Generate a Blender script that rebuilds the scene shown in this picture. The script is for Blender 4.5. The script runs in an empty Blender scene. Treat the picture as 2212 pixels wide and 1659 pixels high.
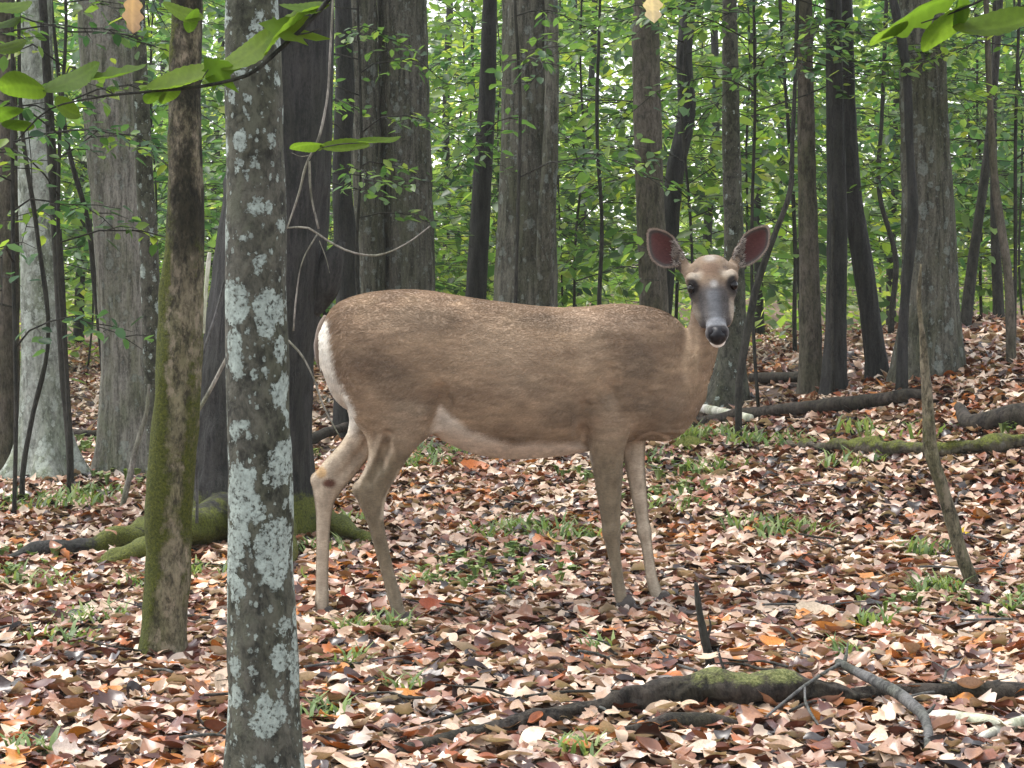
import bpy, math, random
import numpy as np
from mathutils import Vector

# ------------------------------------------------------------------ camera, sky, sun, exposure
scene = bpy.context.scene
COL = scene.collection
CAM_H = 1.05                      # camera height above the floor, metres
F = 4780.0                        # focal length in the units of the 2212 x 1659 view
HX, HY = 1106.0, 551.0            # vanishing point / horizon in that view
cam_d = bpy.data.cameras.new('camera')
cam = bpy.data.objects.new('camera', cam_d); COL.objects.link(cam)
cam.location = (0, 0, CAM_H); cam.rotation_euler = (math.radians(90), 0, 0)
cam_d.sensor_width = 36.0; cam_d.lens = 36.0 * F / 2212.0
cam_d.shift_y = -(829.5 - HY) / 2212.0
cam_d.clip_start = 0.05; cam_d.clip_end = 2000
scene.camera = cam

SUN_EL, SUN_AZ = math.radians(66), math.radians(-60)   # azimuth clockwise from +Y
world = bpy.data.worlds.new('World'); scene.world = world; world.use_nodes = True
nt = world.node_tree; nt.nodes.clear()
sky = nt.nodes.new('ShaderNodeTexSky'); sky.sky_type = 'NISHITA'; sky.sun_disc = False
sky.sun_elevation = SUN_EL; sky.sun_rotation = SUN_AZ
sky.air_density = 1.0; sky.dust_density = 1.0; sky.ozone_density = 1.0
hs = nt.nodes.new('ShaderNodeHueSaturation'); hs.inputs['Saturation'].default_value = 0.22
bg = nt.nodes.new('ShaderNodeBackground'); bg.inputs['Strength'].default_value = 0.145
wo = nt.nodes.new('ShaderNodeOutputWorld')
nt.links.new(sky.outputs[0], hs.inputs['Color']); nt.links.new(hs.outputs[0], bg.inputs['Color'])
nt.links.new(bg.outputs[0], wo.inputs['Surface'])
sun_d = bpy.data.lights.new('sun', 'SUN'); sun_d.energy = 1.5; sun_d.angle = math.radians(20)
sun_d.color = (1.0, 0.96, 0.9)
sun = bpy.data.objects.new('sun', sun_d); COL.objects.link(sun)
sdir = Vector((math.sin(SUN_AZ) * math.cos(SUN_EL), math.cos(SUN_AZ) * math.cos(SUN_EL), math.sin(SUN_EL)))
sun.rotation_euler = sdir.to_track_quat('Z', 'Y').to_euler()
scene.view_settings.view_transform = 'Standard'
scene.view_settings.look = 'None'
scene.view_settings.gamma = 1.0
scene.view_settings.use_curve_mapping = False
scene.view_settings.exposure = 1.8
scene.render.engine = 'CYCLES'
cy = scene.cycles
cy.max_bounces = 7; cy.diffuse_bounces = 4; cy.glossy_bounces = 2; cy.transmission_bounces = 5; cy.transparent_max_bounces = 6
cy.use_denoising = True

HAZE = 0.0008
cy.volume_bounces = 1; cy.volume_step_rate = 5
rng = np.random.default_rng(11)
R = random.Random(5)

# ------------------------------------------------------------------ helpers
def P(vx, vy, Y):                 # point of the place seen at (vx, vy) and Y metres away
    return np.array([(vx - HX) * Y / F, Y, CAM_H + (HY - vy) * Y / F])

def ss(a, b, t):
    t = np.clip((t - a) / (b - a), 0, 1); return t * t * (3 - 2 * t)

def hash3(ix, iy, iz):
    n = (ix.astype(np.int64) * 374761393 + iy.astype(np.int64) * 668265263 + iz.astype(np.int64) * 2147483647) & 0x7fffffff
    n = (n ^ (n >> 13)) * 1274126177 & 0x7fffffff
    return ((n ^ (n >> 16)) & 0xffff) / 65535.0

def vnoise(p):                    # value noise, p (N,3) -> 0..1
    i = np.floor(p).astype(np.int64); f = p - i; f = f * f * (3 - 2 * f)
    r = 0
    for dx in (0, 1):
        for dy in (0, 1):
            for dz in (0, 1):
                w = (f[:, 0] if dx else 1 - f[:, 0]) * (f[:, 1] if dy else 1 - f[:, 1]) * (f[:, 2] if dz else 1 - f[:, 2])
                r = r + w * hash3(i[:, 0] + dx, i[:, 1] + dy, i[:, 2] + dz)
    return r

def fbm(p, o=3):
    r = 0; a = 0.5; s = 0
    for k in range(o):
        r = r + a * vnoise(p * (2 ** k) + 17.3 * k); s += a; a *= 0.5
    return r / s

def ground_z(x, y):
    x = np.asarray(x, float); y = np.asarray(y, float)
    base = 0.012 + 0.02 * np.tanh(x / 0.4) * ss(12, 8, y)
    hill = 0.60 * ss(0.0, 3.0, x) * ss(5.8, 11.0, y) * (1 - 0.65 * ss(12.5, 20, y))
    rough = 0.018 * np.sin(x * 2.3 + 1.3 * np.sin(y * 1.1)) * np.sin(y * 1.7 + x) * ss(7, 8.5, y)
    return base + hill + rough + 0.05 * ss(9, 16, y) + 0.004 * np.maximum(y - 20, 0)

def hit(vx, vy, y0=3.0, y1=60.0):   # where the line of sight through (vx, vy) meets the floor
    Y = np.linspace(y0, y1, 6000)
    d = CAM_H + (HY - vy) * Y / F - ground_z((vx - HX) * Y / F, Y)
    k = np.argmax(d < 0) if (d < 0).any() else len(Y) - 1
    return float(Y[k])

def new_mesh(name, V, faces, attrs=None, smooth=True):
    """faces: list of (N,k) int arrays; attrs: name -> per-vertex float (N,) or colour (N,3)"""
    me = bpy.data.meshes.new(name)
    V = np.asarray(V, np.float32)
    me.vertices.add(len(V)); me.vertices.foreach_set('co', V.ravel())
    loops = []; starts = []; tot = 0
    for f in faces:
        f = np.asarray(f, np.int32)
        if len(f) == 0: continue
        k = f.shape[1]
        starts.append(tot + np.arange(len(f), dtype=np.int32) * k); loops.append(f.ravel()); tot += f.size
    loops = np.concatenate(loops); starts = np.concatenate(starts)
    me.loops.add(len(loops)); me.loops.foreach_set('vertex_index', loops)
    me.polygons.add(len(starts)); me.polygons.foreach_set('loop_start', starts)
    me.update(calc_edges=True); me.validate()
    if smooth: me.polygons.foreach_set('use_smooth', np.ones(len(me.polygons), bool))
    for n, a in (attrs or {}).items():
        a = np.asarray(a, np.float32)
        if a.ndim == 1:
            at = me.attributes.new(n, 'FLOAT', 'POINT'); at.data.foreach_set('value', a)
        else:
            at = me.attributes.new(n, 'FLOAT_COLOR', 'POINT')
            at.data.foreach_set('color', np.hstack([a, np.ones((len(a), 1), np.float32)]).ravel())
    return me

def link(name, me, mat=None, parent=None, loc=None):
    o = bpy.data.objects.new(name, me); COL.objects.link(o)
    if mat is not None and me is not None and not me.materials: me.materials.append(mat)
    if parent is not None: o.parent = parent
    if loc is not None: o.location = loc
    return o

def tag(o, label=None, cat=None, group=None, kind=None):
    if label: o['label'] = label
    if cat: o['category'] = cat
    if group: o['group'] = group
    if kind: o['kind'] = kind
    return o

def empty(name, loc, label, cat, group=None):
    o = bpy.data.objects.new(name, None); COL.objects.link(o); o.location = loc
    o.empty_display_size = 0.1
    return tag(o, label, cat, group)

def smooth_path(pts, rad, n):
    pts = np.asarray(pts, float); rad = np.asarray(rad, float)
    d = np.r_[0, np.cumsum(np.linalg.norm(np.diff(pts, axis=0), axis=1))]
    t = np.linspace(0, d[-1], n)
    seg = np.maximum(np.diff(d), 1e-9); sl = np.diff(pts, axis=0) / seg[:, None]
    tg = np.empty_like(pts); tg[0] = sl[0]; tg[-1] = sl[-1]
    if len(pts) > 2: tg[1:-1] = (sl[:-1] * seg[1:, None] + sl[1:] * seg[:-1, None]) / (seg[1:] + seg[:-1])[:, None]
    idx = np.clip(np.searchsorted(d, t, side='right') - 1, 0, len(pts) - 2)
    w = seg[idx][:, None]; u = (t - d[idx])[:, None] / w
    out = (2 * u ** 3 - 3 * u ** 2 + 1) * pts[idx] + (u ** 3 - 2 * u ** 2 + u) * w * tg[idx] + (-2 * u ** 3 + 3 * u ** 2) * pts[idx + 1] + (u ** 3 - u ** 2) * w * tg[idx + 1]
    return out, np.interp(t, d, rad)

def frames(C):
    T = np.gradient(C, axis=0); T /= np.linalg.norm(T, axis=1)[:, None] + 1e-12
    a = np.array([0, 1.0, 0]) if abs(T[0][1]) < 0.9 else np.array([1.0, 0, 0])
    N = np.zeros_like(T); n = a - T[0] * a.dot(T[0]); n /= np.linalg.norm(n)
    for i in range(len(T)):
        n = n - T[i] * n.dot(T[i]); n /= np.linalg.norm(n) + 1e-12; N[i] = n
    return T, N, np.cross(T, N)

def tube_geo(pts, rad, n=None, seg=8, rough=0.0, freq=20.0, ridge=0.0, ridge_n=14, seed=0.0, zf=0.15, squash=None):
    """tapered tube through pts; rough = lumps, ridge = bark furrows along the length (both metres)"""
    n = n or max(2, len(pts))
    C, r = smooth_path(pts, rad, n)
    T, N, B = frames(C)
    a = np.linspace(0, 2 * np.pi, seg, endpoint=False)
    ca, sa = np.cos(a), np.sin(a)
    L = np.r_[0, np.cumsum(np.linalg.norm(np.diff(C, axis=0), axis=1))]
    rr = np.repeat(r[:, None], seg, 1)
    if rough or ridge:
        q = np.stack([np.tile(ca, (n, 1)) * r[:, None] , np.tile(sa, (n, 1)) * r[:, None], np.tile(L[:, None], (1, seg))], -1).reshape(-1, 3)
        if rough:
            rr = rr + rough * (fbm(q * freq * np.array([1, 1, .5]) + seed, 3).reshape(n, seg) - 0.5) * 2
        if ridge:
            rm = max(r.mean(), 1e-4)
            k = ridge_n / (2 * np.pi * rm)
            qq = q * np.array([k, k, k * zf]) + seed * 1.7
            v = vnoise(qq + 0.8 * fbm(q * 9 + seed, 2)[:, None]).reshape(n, seg)
            v2 = vnoise(qq * 2.1 + 5).reshape(n, seg)
            rr = rr + ridge * (1 - 2 * np.abs(2 * v - 1)) * 0.8 + ridge * 0.5 * (v2 - .5)
    V = C[:, None, :] + rr[..., None] * (ca[None, :, None] * N[:, None, :] + sa[None, :, None] * B[:, None, :])
    i = np.arange(n - 1)[:, None]; j = np.arange(seg)[None, :]; j2 = (j + 1) % seg
    Q = np.stack([i * seg + j, i * seg + j2, (i + 1) * seg + j2, (i + 1) * seg + j], -1).reshape(-1, 4)
    V = V.reshape(-1, 3)
    c0 = len(V); V = np.vstack([V, C[0], C[-1]])
    jj = np.arange(seg); jn = (jj + 1) % seg
    T1 = np.stack([np.full(seg, c0), jn, jj], -1)
    T2 = np.stack([np.full(seg, c0 + 1), (n - 1) * seg + jj, (n - 1) * seg + jn], -1)
    return V, Q, np.vstack([T1, T2])

class Bag:                        # collects pieces of ONE part into one mesh
    def __init__(s): s.V = []; s.Q = []; s.T = []; s.n = 0
    def add(s, V, Q=None, T=None):
        if Q is not None and len(Q): s.Q.append(np.asarray(Q) + s.n)
        if T is not None and len(T): s.T.append(np.asarray(T) + s.n)
        s.V.append(V); s.n += len(V)
    def tube(s, *a, **k): s.add(*tube_geo(*a, **k))
    def mesh(s, name, origin=(0, 0, 0), attrs=None):
        V = np.vstack(s.V) - np.asarray(origin)
        return new_mesh(name, V, [x for x in (np.vstack(s.Q) if s.Q else None, np.vstack(s.T) if s.T else None) if x is not None], attrs)

# ------------------------------------------------------------------ materials
def mat_new(name):
    m = bpy.data.materials.new(name); m.use_nodes = True
    n = m.node_tree.nodes; n.clear()
    out = n.new('ShaderNodeOutputMaterial'); bs = n.new('ShaderNodeBsdfPrincipled')
    m.node_tree.links.new(bs.outputs[0], out.inputs['Surface'])
    return m, m.node_tree, bs, out

def ramp(t, stops, interp='LINEAR'):
    n = t.nodes.new('ShaderNodeValToRGB'); cr = n.color_ramp; cr.interpolation = interp
    while len(cr.elements) < len(stops): cr.elements.new(0.5)
    for e, (p, c) in zip(cr.elements, stops):
        e.position = p; e.color = (*c, 1) if len(c) == 3 else c
    return n

def math_n(t, op, a, b=None, c=None, clamp=False):
    n = t.nodes.new('ShaderNodeMath'); n.operation = op; n.use_clamp = clamp
    for k, v in enumerate((a, b, c)):
        if v is None: continue
        if isinstance(v, (int, float)): n.inputs[k].default_value = v
        else: t.links.new(v, n.inputs[k])
    return n.outputs[0]

def mixc(t, fac, a, b, mode='MIX'):
    n = t.nodes.new('ShaderNodeMix'); n.data_type = 'RGBA'; n.blend_type = mode
    for s, v in ((n.inputs[0], fac), (n.inputs[6], a), (n.inputs[7], b)):
        if isinstance(v, (int, float)): s.default_value = v
        elif isinstance(v, tuple): s.default_value = (*v, 1)
        else: t.links.new(v, s)
    return n.outputs[2]

def noise(t, vec, scale, detail=4, rough=0.6, dist=0.0):
    n = t.nodes.new('ShaderNodeTexNoise'); n.inputs['Scale'].default_value = scale
    n.inputs['Detail'].default_value = detail; n.inputs['Roughness'].default_value = rough
    n.inputs['Distortion'].default_value = dist
    if vec is not None: t.links.new(vec, n.inputs['Vector'])
    return n

def mapping(t, vec, sc, loc=(0, 0, 0)):
    n = t.nodes.new('ShaderNodeMapping'); n.inputs['Scale'].default_value = sc; n.inputs['Location'].default_value = loc
    t.links.new(vec, n.inputs['Vector']); return n.outputs[0]

def attr(t, name):
    n = t.nodes.new('ShaderNodeAttribute'); n.attribute_name = name; return n

def smoothmap(t, v, a, b):
    n = t.nodes.new('ShaderNodeMapRange'); n.interpolation_type = 'SMOOTHSTEP'
    t.links.new(v, n.inputs[0]); n.inputs[1].default_value = a; n.inputs[2].default_value = b
    return n.outputs[0]

def lichen_mask(t, vec, scale, lo, hi, seed, density):
    """round crusty patches: voronoi cells of random radius, ragged by noise"""
    nz = noise(t, vec, scale * 2.0, 6, .72)
    off = t.nodes.new('ShaderNodeVectorMath'); off.operation = 'MULTIPLY_ADD'
    t.links.new(nz.outputs['Color'], off.inputs[0]); off.inputs[1].default_value = (.95 / scale,) * 3
    t.links.new(mapping(t, vec, (1, 1, .72), (seed, seed * 2, seed * 3)), off.inputs[2])
    vo = t.nodes.new('ShaderNodeTexVoronoi'); vo.inputs['Scale'].default_value = scale
    vo.inputs['Randomness'].default_value = 1.0
    t.links.new(off.outputs[0], vo.inputs['Vector'])
    sp = t.nodes.new('ShaderNodeSeparateColor'); t.links.new(vo.outputs['Color'], sp.inputs[0])
    rad = math_n(t, 'MULTIPLY_ADD', sp.outputs[0], hi - lo, lo)
    rad = math_n(t, 'MULTIPLY', rad, density)
    d = math_n(t, 'SUBTRACT', rad, vo.outputs['Distance'])
    return smoothmap(t, d, 0.0, 0.05)

def bark_mat(name, dark, light, sc=28.0, zs=0.16, bump=0.6, moss=0.0, mosscol=((.045, .075, .012), (.16, .2, .035)),
             lichen=0.0, licol=(.36, .42, .38), rough=0.9, blotch=None, darken=False):
    m, t, bs, out = mat_new(name)
    tc = t.nodes.new('ShaderNodeTexCoord'); ob = tc.outputs['Object']
    n1 = noise(t, mapping(t, ob, (1, 1, zs)), sc, 6, .68, .4)
    n2 = noise(t, mapping(t, ob, (1, 1, .5)), sc * 3.2, 4, .7)
    n3 = noise(t, mapping(t, ob, (1, 1, .35), (3, 1, 2)), sc * .22, 3, .6)
    v = math_n(t, 'MULTIPLY_ADD', n2.outputs[0], .45, math_n(t, 'MULTIPLY', n1.outputs[0], .75))
    r = ramp(t, [(.34, tuple(c * .45 for c in dark)), (.50, dark), (.66, light), (.80, tuple(min(1, c * 1.35) for c in light))])
    t.links.new(v, r.inputs[0])
    col = mixc(t, smoothmap(t, n3.outputs[0], .35, .7), r.outputs[0], mixc(t, 1.0, r.outputs[0], (.60, .66, .52), 'MULTIPLY'))
    if blotch:
        nb = noise(t, mapping(t, ob, (1, 1, .6), (7, 3, 1)), sc * .5, 5, .7)
        col = mixc(t, math_n(t, 'MULTIPLY', smoothmap(t, nb.outputs[0], .52, .64), .8), col, blotch)
    if darken:                    # bark that is blacker where the attribute says so
        nd = noise(t, mapping(t, ob, (1, 1, .5), (1, 5, 2)), sc * .35, 5, .7)
        dk = math_n(t, 'MULTIPLY', attr(t, 'lichen').outputs['Fac'], smoothmap(t, nd.outputs[0], .72, .45))
        col = mixc(t, dk, col, mixc(t, 1.0, col, (.10, .105, .085), 'MULTIPLY'))
    height = v
    if lichen:
        dn = attr(t, 'lichen').outputs['Fac']
        a = lichen_mask(t, ob, 14, .10, .66, 1.3, dn)
        b = lichen_mask(t, ob, 27, .08, .64, 4.1, dn)
        c = lichen_mask(t, ob, 85, .0, .50, 8.7, dn)
        lm = math_n(t, 'MAXIMUM', math_n(t, 'MAXIMUM', a, b), math_n(t, 'MULTIPLY', c, .8))
        nl = noise(t, ob, 60, 4, .7); ne = noise(t, ob, 120, 4, .75)
        lm = math_n(t, 'MULTIPLY', lm, smoothmap(t, ne.outputs[0], .33, .47))
        lc = ramp(t, [(.3, tuple(x * .62 for x in licol)), (.55, licol), (.75, tuple(min(1, x * 1.25) for x in licol))])
        t.links.new(nl.outputs[0], lc.inputs[0])
        col = mixc(t, math_n(t, 'MULTIPLY', lm, lichen), col, lc.outputs[0])
        height = math_n(t, 'MULTIPLY_ADD', lm, .25, height)
    if moss:
        ma = attr(t, 'moss').outputs['Fac']
        nm = noise(t, ob, 15, 6, .75); nm2 = noise(t, ob, 150, 3, .7)
        mm = smoothmap(t, math_n(t, 'ADD', math_n(t, 'MULTIPLY', nm.outputs[0], 1.1), math_n(t, 'SUBTRACT', ma, 1.0)), .08, .3)
        mc = ramp(t, [(.3, mosscol[0]), (.68, mosscol[1])]); t.links.new(nm2.outputs[0], mc.inputs[0])
        col = mixc(t, math_n(t, 'MULTIPLY', mm, moss), col, mc.outputs[0])
        height = math_n(t, 'ADD', height, math_n(t, 'MULTIPLY', mm, math_n(t, 'MULTIPLY', nm2.outputs[0], .6)))
    t.links.new(col, bs.inputs['Base Color']); bs.inputs['Roughness'].default_value = rough
    bs.inputs['Specular IOR Level'].default_value = .25
    bp = t.nodes.new('ShaderNodeBump'); bp.inputs['Strength'].default_value = bump; bp.inputs['Distance'].default_value = .012
    t.links.new(height, bp.inputs['Height']); t.links.new(bp.outputs[0], bs.inputs['Normal'])
    return m

M = {}
M['grey'] = bark_mat('grey ridged bark', (.095, .090, .076), (.245, .232, .20), 42, .12, 1.0, moss=.35, lichen=.25)
M['furrow'] = bark_mat('dark furrowed bark', (.033, .032, .025), (.112, .106, .083), 44, .12, 1.0, moss=.5, lichen=.25)
M['pale'] = bark_mat('pale grey bark', (.13, .138, .12), (.30, .315, .28), 30, .45, .7, moss=.3, lichen=.7, licol=(.40, .44, .39))
M['dark'] = bark_mat('dark wet bark', (.009, .009, .0085), (.033, .031, .029), 44, .14, 1.0, moss=.9, rough=.7, mosscol=((.022, .032, .005), (.15, .165, .022)))
M['brown'] = bark_mat('brown bark', (.048, .041, .032), (.115, .099, .078), 36, .3, .8, moss=.4)
M['thin'] = bark_mat('dark thin bark', (.012, .012, .010), (.042, .039, .033), 40, .3, .5)
M['lichened'] = bark_mat('smooth dark bark with lichen', (.030, .030, .024), (.092, .088, .070), 34, .7, .8, lichen=1.0, licol=(.29, .335, .30), blotch=(.095, .098, .070))
M['mossy'] = bark_mat('mossy pale bark', (.065, .056, .037), (.24, .205, .14), 46, .45, 1.0, moss=1.0, mosscol=((.015, .021, .003), (.088, .098, .012)),
                      blotch=(.30, .25, .18), darken=True)
M['rot'] = bark_mat('rotten dark wood', (.010, .008, .007), (.048, .039, .031), 30, .5, 1.0, moss=1.0, mosscol=((.030, .045, .008), (.21, .215, .085)))
M['log'] = bark_mat('mossy log bark', (.03, .025, .02), (.10, .085, .06), 30, .5, 1.0, moss=1.0, mosscol=((.020, .030, .005), (.15, .165, .03)), blotch=(.09, .085, .07))
M['bleached'] = bark_mat('bleached bare wood', (.36, .33, .29), (.66, .63, .58), 30, .2, .5, moss=.3)
M['greywood'] = bark_mat('grey dead wood', (.035, .034, .034), (.11, .108, .105), 40, .2, .6)
M['twig'] = bark_mat('pale dead twig', (.11, .10, .085), (.25, .23, .20), 60, .3, .3)

def leaf_mat(name, stops, trans=.45, rough=.5, source='rnd', vein=False, spec=.3, noise_sc=40, tcol=(1.15, 1.15, .6), plants=False):
    m, t, bs, out = mat_new(name)
    if source == 'object':
        src = t.nodes.new('ShaderNodeObjectInfo').outputs['Random']
    else:
        src = attr(t, source).outputs['Fac']
    r = ramp(t, stops); t.links.new(src, r.inputs[0])
    tc = t.nodes.new('ShaderNodeTexCoord')
    nz = noise(t, tc.outputs['Object'], noise_sc, 4, .65)
    rr = ramp(t, [(.25, (.58, .56, .55)), (.7, (1.12, 1.12, 1.1))]); t.links.new(nz.outputs[0], rr.inputs[0])
    col = mixc(t, 1.0, r.outputs[0], rr.outputs[0], 'MULTIPLY')
    if plants:                    # each plant has its own tone: bluish shade leaves to yellowing ones
        pr = ramp(t, [(0, (.85, 1, 1.15)), (.4, (1.05, 1.05, 1)), (.7, (1.35, 1.25, .85)), (1, (1.7, 1.45, .8))])
        t.links.new(t.nodes.new('ShaderNodeObjectInfo').outputs['Random'], pr.inputs[0])
        col = mixc(t, 1.0, col, pr.outputs[0], 'MULTIPLY')
    if vein:
        va = attr(t, 'vein').outputs['Fac']
        col = mixc(t, math_n(t, 'MULTIPLY', va, .35), col, mixc(t, 1.0, col, (1.5, 1.5, 1.3), 'MULTIPLY'))
    t.links.new(col, bs.inputs['Base Color']); bs.inputs['Roughness'].default_value = rough
    bs.inputs['Specular IOR Level'].default_value = spec
    if trans:
        tr = t.nodes.new('ShaderNodeBsdfTranslucent'); mx = t.nodes.new('ShaderNodeMixShader'); mx.inputs[0].default_value = trans
        t.links.new(mixc(t, 1.0, col, tcol, 'MULTIPLY'), tr.inputs['Color'])
        t.links.new(bs.outputs[0], mx.inputs[1]); t.links.new(tr.outputs[0], mx.inputs[2]); t.links.new(mx.outputs[0], out.inputs['Surface'])
    return m

LITTER = [(0.0, (.016, .009, .008)), (.09, (.038, .016, .013)), (.17, (.10, .03, .020)), (.27, (.185, .062, .031)), (.37, (.26, .125, .07)),
          (.46, (.29, .175, .12)), (.56, (.43, .285, .20)), (.68, (.54, .395, .285)), (.81, (.62, .49, .375)), (.885, (.45, .37, .32)), (.93, (.32, .085, .026)), (1.0, (.47, .19, .045))]
M['litter'] = leaf_mat('dry fallen leaves', LITTER, .10, .36, 'rnd', spec=.5, noise_sc=30)
M['litter_one'] = leaf_mat('dry fallen leaf', LITTER, .10, .34, 'object', vein=True, spec=.5, noise_sc=14)
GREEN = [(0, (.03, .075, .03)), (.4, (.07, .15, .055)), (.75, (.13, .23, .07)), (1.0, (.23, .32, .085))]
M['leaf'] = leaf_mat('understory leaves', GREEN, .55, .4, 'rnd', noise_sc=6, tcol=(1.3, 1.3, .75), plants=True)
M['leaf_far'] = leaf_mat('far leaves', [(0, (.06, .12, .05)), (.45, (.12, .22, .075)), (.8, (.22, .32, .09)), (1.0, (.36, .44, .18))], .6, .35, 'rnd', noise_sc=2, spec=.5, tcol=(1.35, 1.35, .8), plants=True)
M['bigleaf'] = leaf_mat('bright green leaves', [(0, (.075, .14, .022)), (1, (.13, .21, .032))], .62, .5, 'object', vein=True, spec=.05, noise_sc=12)
M['grass'] = leaf_mat('forest grass', [(0, (.08, .14, .045)), (.6, (.17, .26, .09)), (1, (.30, .36, .15))], .4, .5, 'rnd', noise_sc=10)
def plain_leaf(name, c, tr=.2, rough=.45):
    return leaf_mat(name, [(0, c), (1, c)], tr, rough, 'rnd', vein=True, noise_sc=18)

# ground
m, t, bs, out = mat_new('forest soil'); M['soil'] = m
tc = t.nodes.new('ShaderNodeTexCoord')
n1 = noise(t, tc.outputs['Object'], 26, 6, .7); n2 = noise(t, tc.outputs['Object'], 5, 3)
r = ramp(t, [(.3, (.03, .02, .015)), (.5, (.12, .07, .05)), (.62, (.30, .19, .14)), (.75, (.42, .30, .23))])
t.links.new(n1.outputs[0], r.inputs[0])
far = smoothmap(t, (lambda s: (t.links.new(tc.outputs['Object'], s.inputs[0]), s.outputs[1])[1])(t.nodes.new('ShaderNodeSeparateXYZ')), 14, 24)
col = mixc(t, math_n(t, 'MULTIPLY_ADD', far, .75, .25), (.035, .023, .017), r.outputs[0])
t.links.new(col, bs.inputs['Base Color']); bs.inputs['Roughness'].default_value = .95

# ------------------------------------------------------------------ the ground
gx = np.unique(np.concatenate([np.linspace(-160, -12, 24), np.linspace(-12, 12, 200), np.linspace(12, 160, 24)]))
gy = np.unique(np.concatenate([np.linspace(-60, 2, 16), np.linspace(2, 24, 180), np.linspace(24, 200, 40)]))
GX, GY = np.meshgrid(gx, gy, indexing='ij')
GV = np.stack([GX, GY, ground_z(GX, np.clip(GY, 0, 24)) + .002 * np.clip(GY - 24, 0, 100)], -1).reshape(-1, 3)
a = np.arange(len(gx) - 1)[:, None] * len(gy); b = np.arange(len(gy) - 1)[None, :]
GQ = np.stack([a + b, a + len(gy) + b, a + len(gy) + b + 1, a + b + 1], -1).reshape(-1, 4)
ground = tag(link('ground', new_mesh('ground', GV, [GQ]), M['soil']), kind='structure')

# ------------------------------------------------------------------ leaves
def leaf_oval(wid=.5, fold=.25, bend=.3, twist=0., n=5, lobes=0.0, cols=2, curl=0., wave=0., ph=0.):
    s = np.linspace(0, 1, n + 1)
    w = wid * .5 * np.sin(np.pi * np.clip(s, 0, 1) ** .9) ** .58
    w[0] = .012; w[-1] = .0
    if lobes: w = w * (1 - lobes * .45 * np.cos(2 * np.pi * 3.5 * s + ph * .3)) * (1 + .1 * np.sin(5 * s + ph))
    qs = np.linspace(-1, 1, cols + 1)
    V = []; vein = []
    for k in range(n + 1):
        z = bend * (s[k] - .5) ** 2 * 2 - bend * .25
        tw = twist * (s[k] - .5)
        for q in qs:
            y = q * w[k]
            V.append((s[k] - .04 * q * q * lobes, y, z + fold * abs(y) + tw * y + curl * q * q * w[k] * np.sin(3.1 * s[k] + ph) + wave * q * np.sin(9 * s[k] + ph + 1.5 * np.sign(q)))); vein.append(1.0 if abs(q) < .01 else 0.0)
    F = []; c1 = cols + 1
    for k in range(n):
        for c in range(cols):
            F.append((k * c1 + c, (k + 1) * c1 + c, (k + 1) * c1 + c + 1, k * c1 + c + 1))
    return np.array(V, float), np.array(F), np.array(vein)

def leaf_lobed(angles, lens, sinus, fold=.2, bend=.3, twist=0.):
    """palmate leaf: lobe tips at angles with lengths, sinus radius between"""
    out = [(0.0, 0.0)]
    pts = []
    for k, (an, ln) in enumerate(zip(angles, lens)):
        a = math.radians(an)
        for da, f in ((-9, .72), (0, 1.0), (9, .72)):
            pts.append((math.cos(a + math.radians(da)) * ln * f, math.sin(a + math.radians(da)) * ln * f))
        if k < len(angles) - 1:
            am = math.radians((an + angles[k + 1]) / 2); pts.append((math.cos(am) * sinus, math.sin(am) * sinus))
    base = np.array([.0, 0.0])
    ctr = np.array([.34, .0])
    o = np.vstack([[base], np.array(pts) + [.30, 0]])
    mid = ctr + .5 * (o - ctr)
    V2 = np.vstack([[ctr], mid, o]); n = len(o)
    z = fold * np.abs(V2[:, 1]) + bend * (V2[:, 0] - .5) ** 2 + twist * V2[:, 0] * V2[:, 1] + .05 * np.sin(V2[:, 1] * 9 + V2[:, 0] * 7)
    V = np.column_stack([V2, z - z.mean()])
    F3 = [(0, 1 + k, 1 + (k + 1) % n) for k in range(n)]
    F4 = [(1 + k, 1 + n + k, 1 + n + (k + 1) % n, 1 + (k + 1) % n) for k in range(n)]
    tris = F3 + [(q[0], q[1], q[2]) for q in F4] + [(q[0], q[2], q[3]) for q in F4]
    vein = np.r_[1.0, np.full(n, .35), np.zeros(n)]
    return V, np.array(tris), vein

def rot_mats(yaw, pitch, roll):
    cy_, sy = np.cos(yaw), np.sin(yaw); cp, sp = np.cos(pitch), np.sin(pitch); cr, sr = np.cos(roll), np.sin(roll)
    Rm = np.empty((len(yaw), 3, 3))
    Rm[:, 0, 0] = cy_ * cp; Rm[:, 0, 1] = cy_ * sp * sr - sy * cr; Rm[:, 0, 2] = cy_ * sp * cr + sy * sr
    Rm[:, 1, 0] = sy * cp;  Rm[:, 1, 1] = sy * sp * sr + cy_ * cr; Rm[:, 1, 2] = sy * sp * cr - cy_ * sr
    Rm[:, 2, 0] = -sp;      Rm[:, 2, 1] = cp * sr;                 Rm[:, 2, 2] = cp * cr
    return Rm

def scatter(templates, tid, pos, Rm, scale, rnd):
    """many leaves in one mesh: returns V, [face arrays], rnd per vertex"""
    Vs, Fs, As, base = [], {}, [], 0
    for k, (tv, tf, _) in enumerate(templates):
        sel = np.where(tid == k)[0]
        if len(sel) == 0: continue
        v = np.einsum('nij,vj->nvi', Rm[sel], tv - np.array([.5, 0, 0])) * scale[sel][:, None, None] + pos[sel][:, None, :]
        Vs.append(v.reshape(-1, 3)); As.append(np.repeat(rnd[sel], len(tv)))
        f = tf[None] + (np.arange(len(sel)) * len(tv))[:, None, None] + base
        Fs.setdefault(tf.shape[1], []).append(f.reshape(-1, tf.shape[1])); base += len(sel) * len(tv)
    return np.vstack(Vs), [np.vstack(x) for x in Fs.values()], np.concatenate(As)

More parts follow.
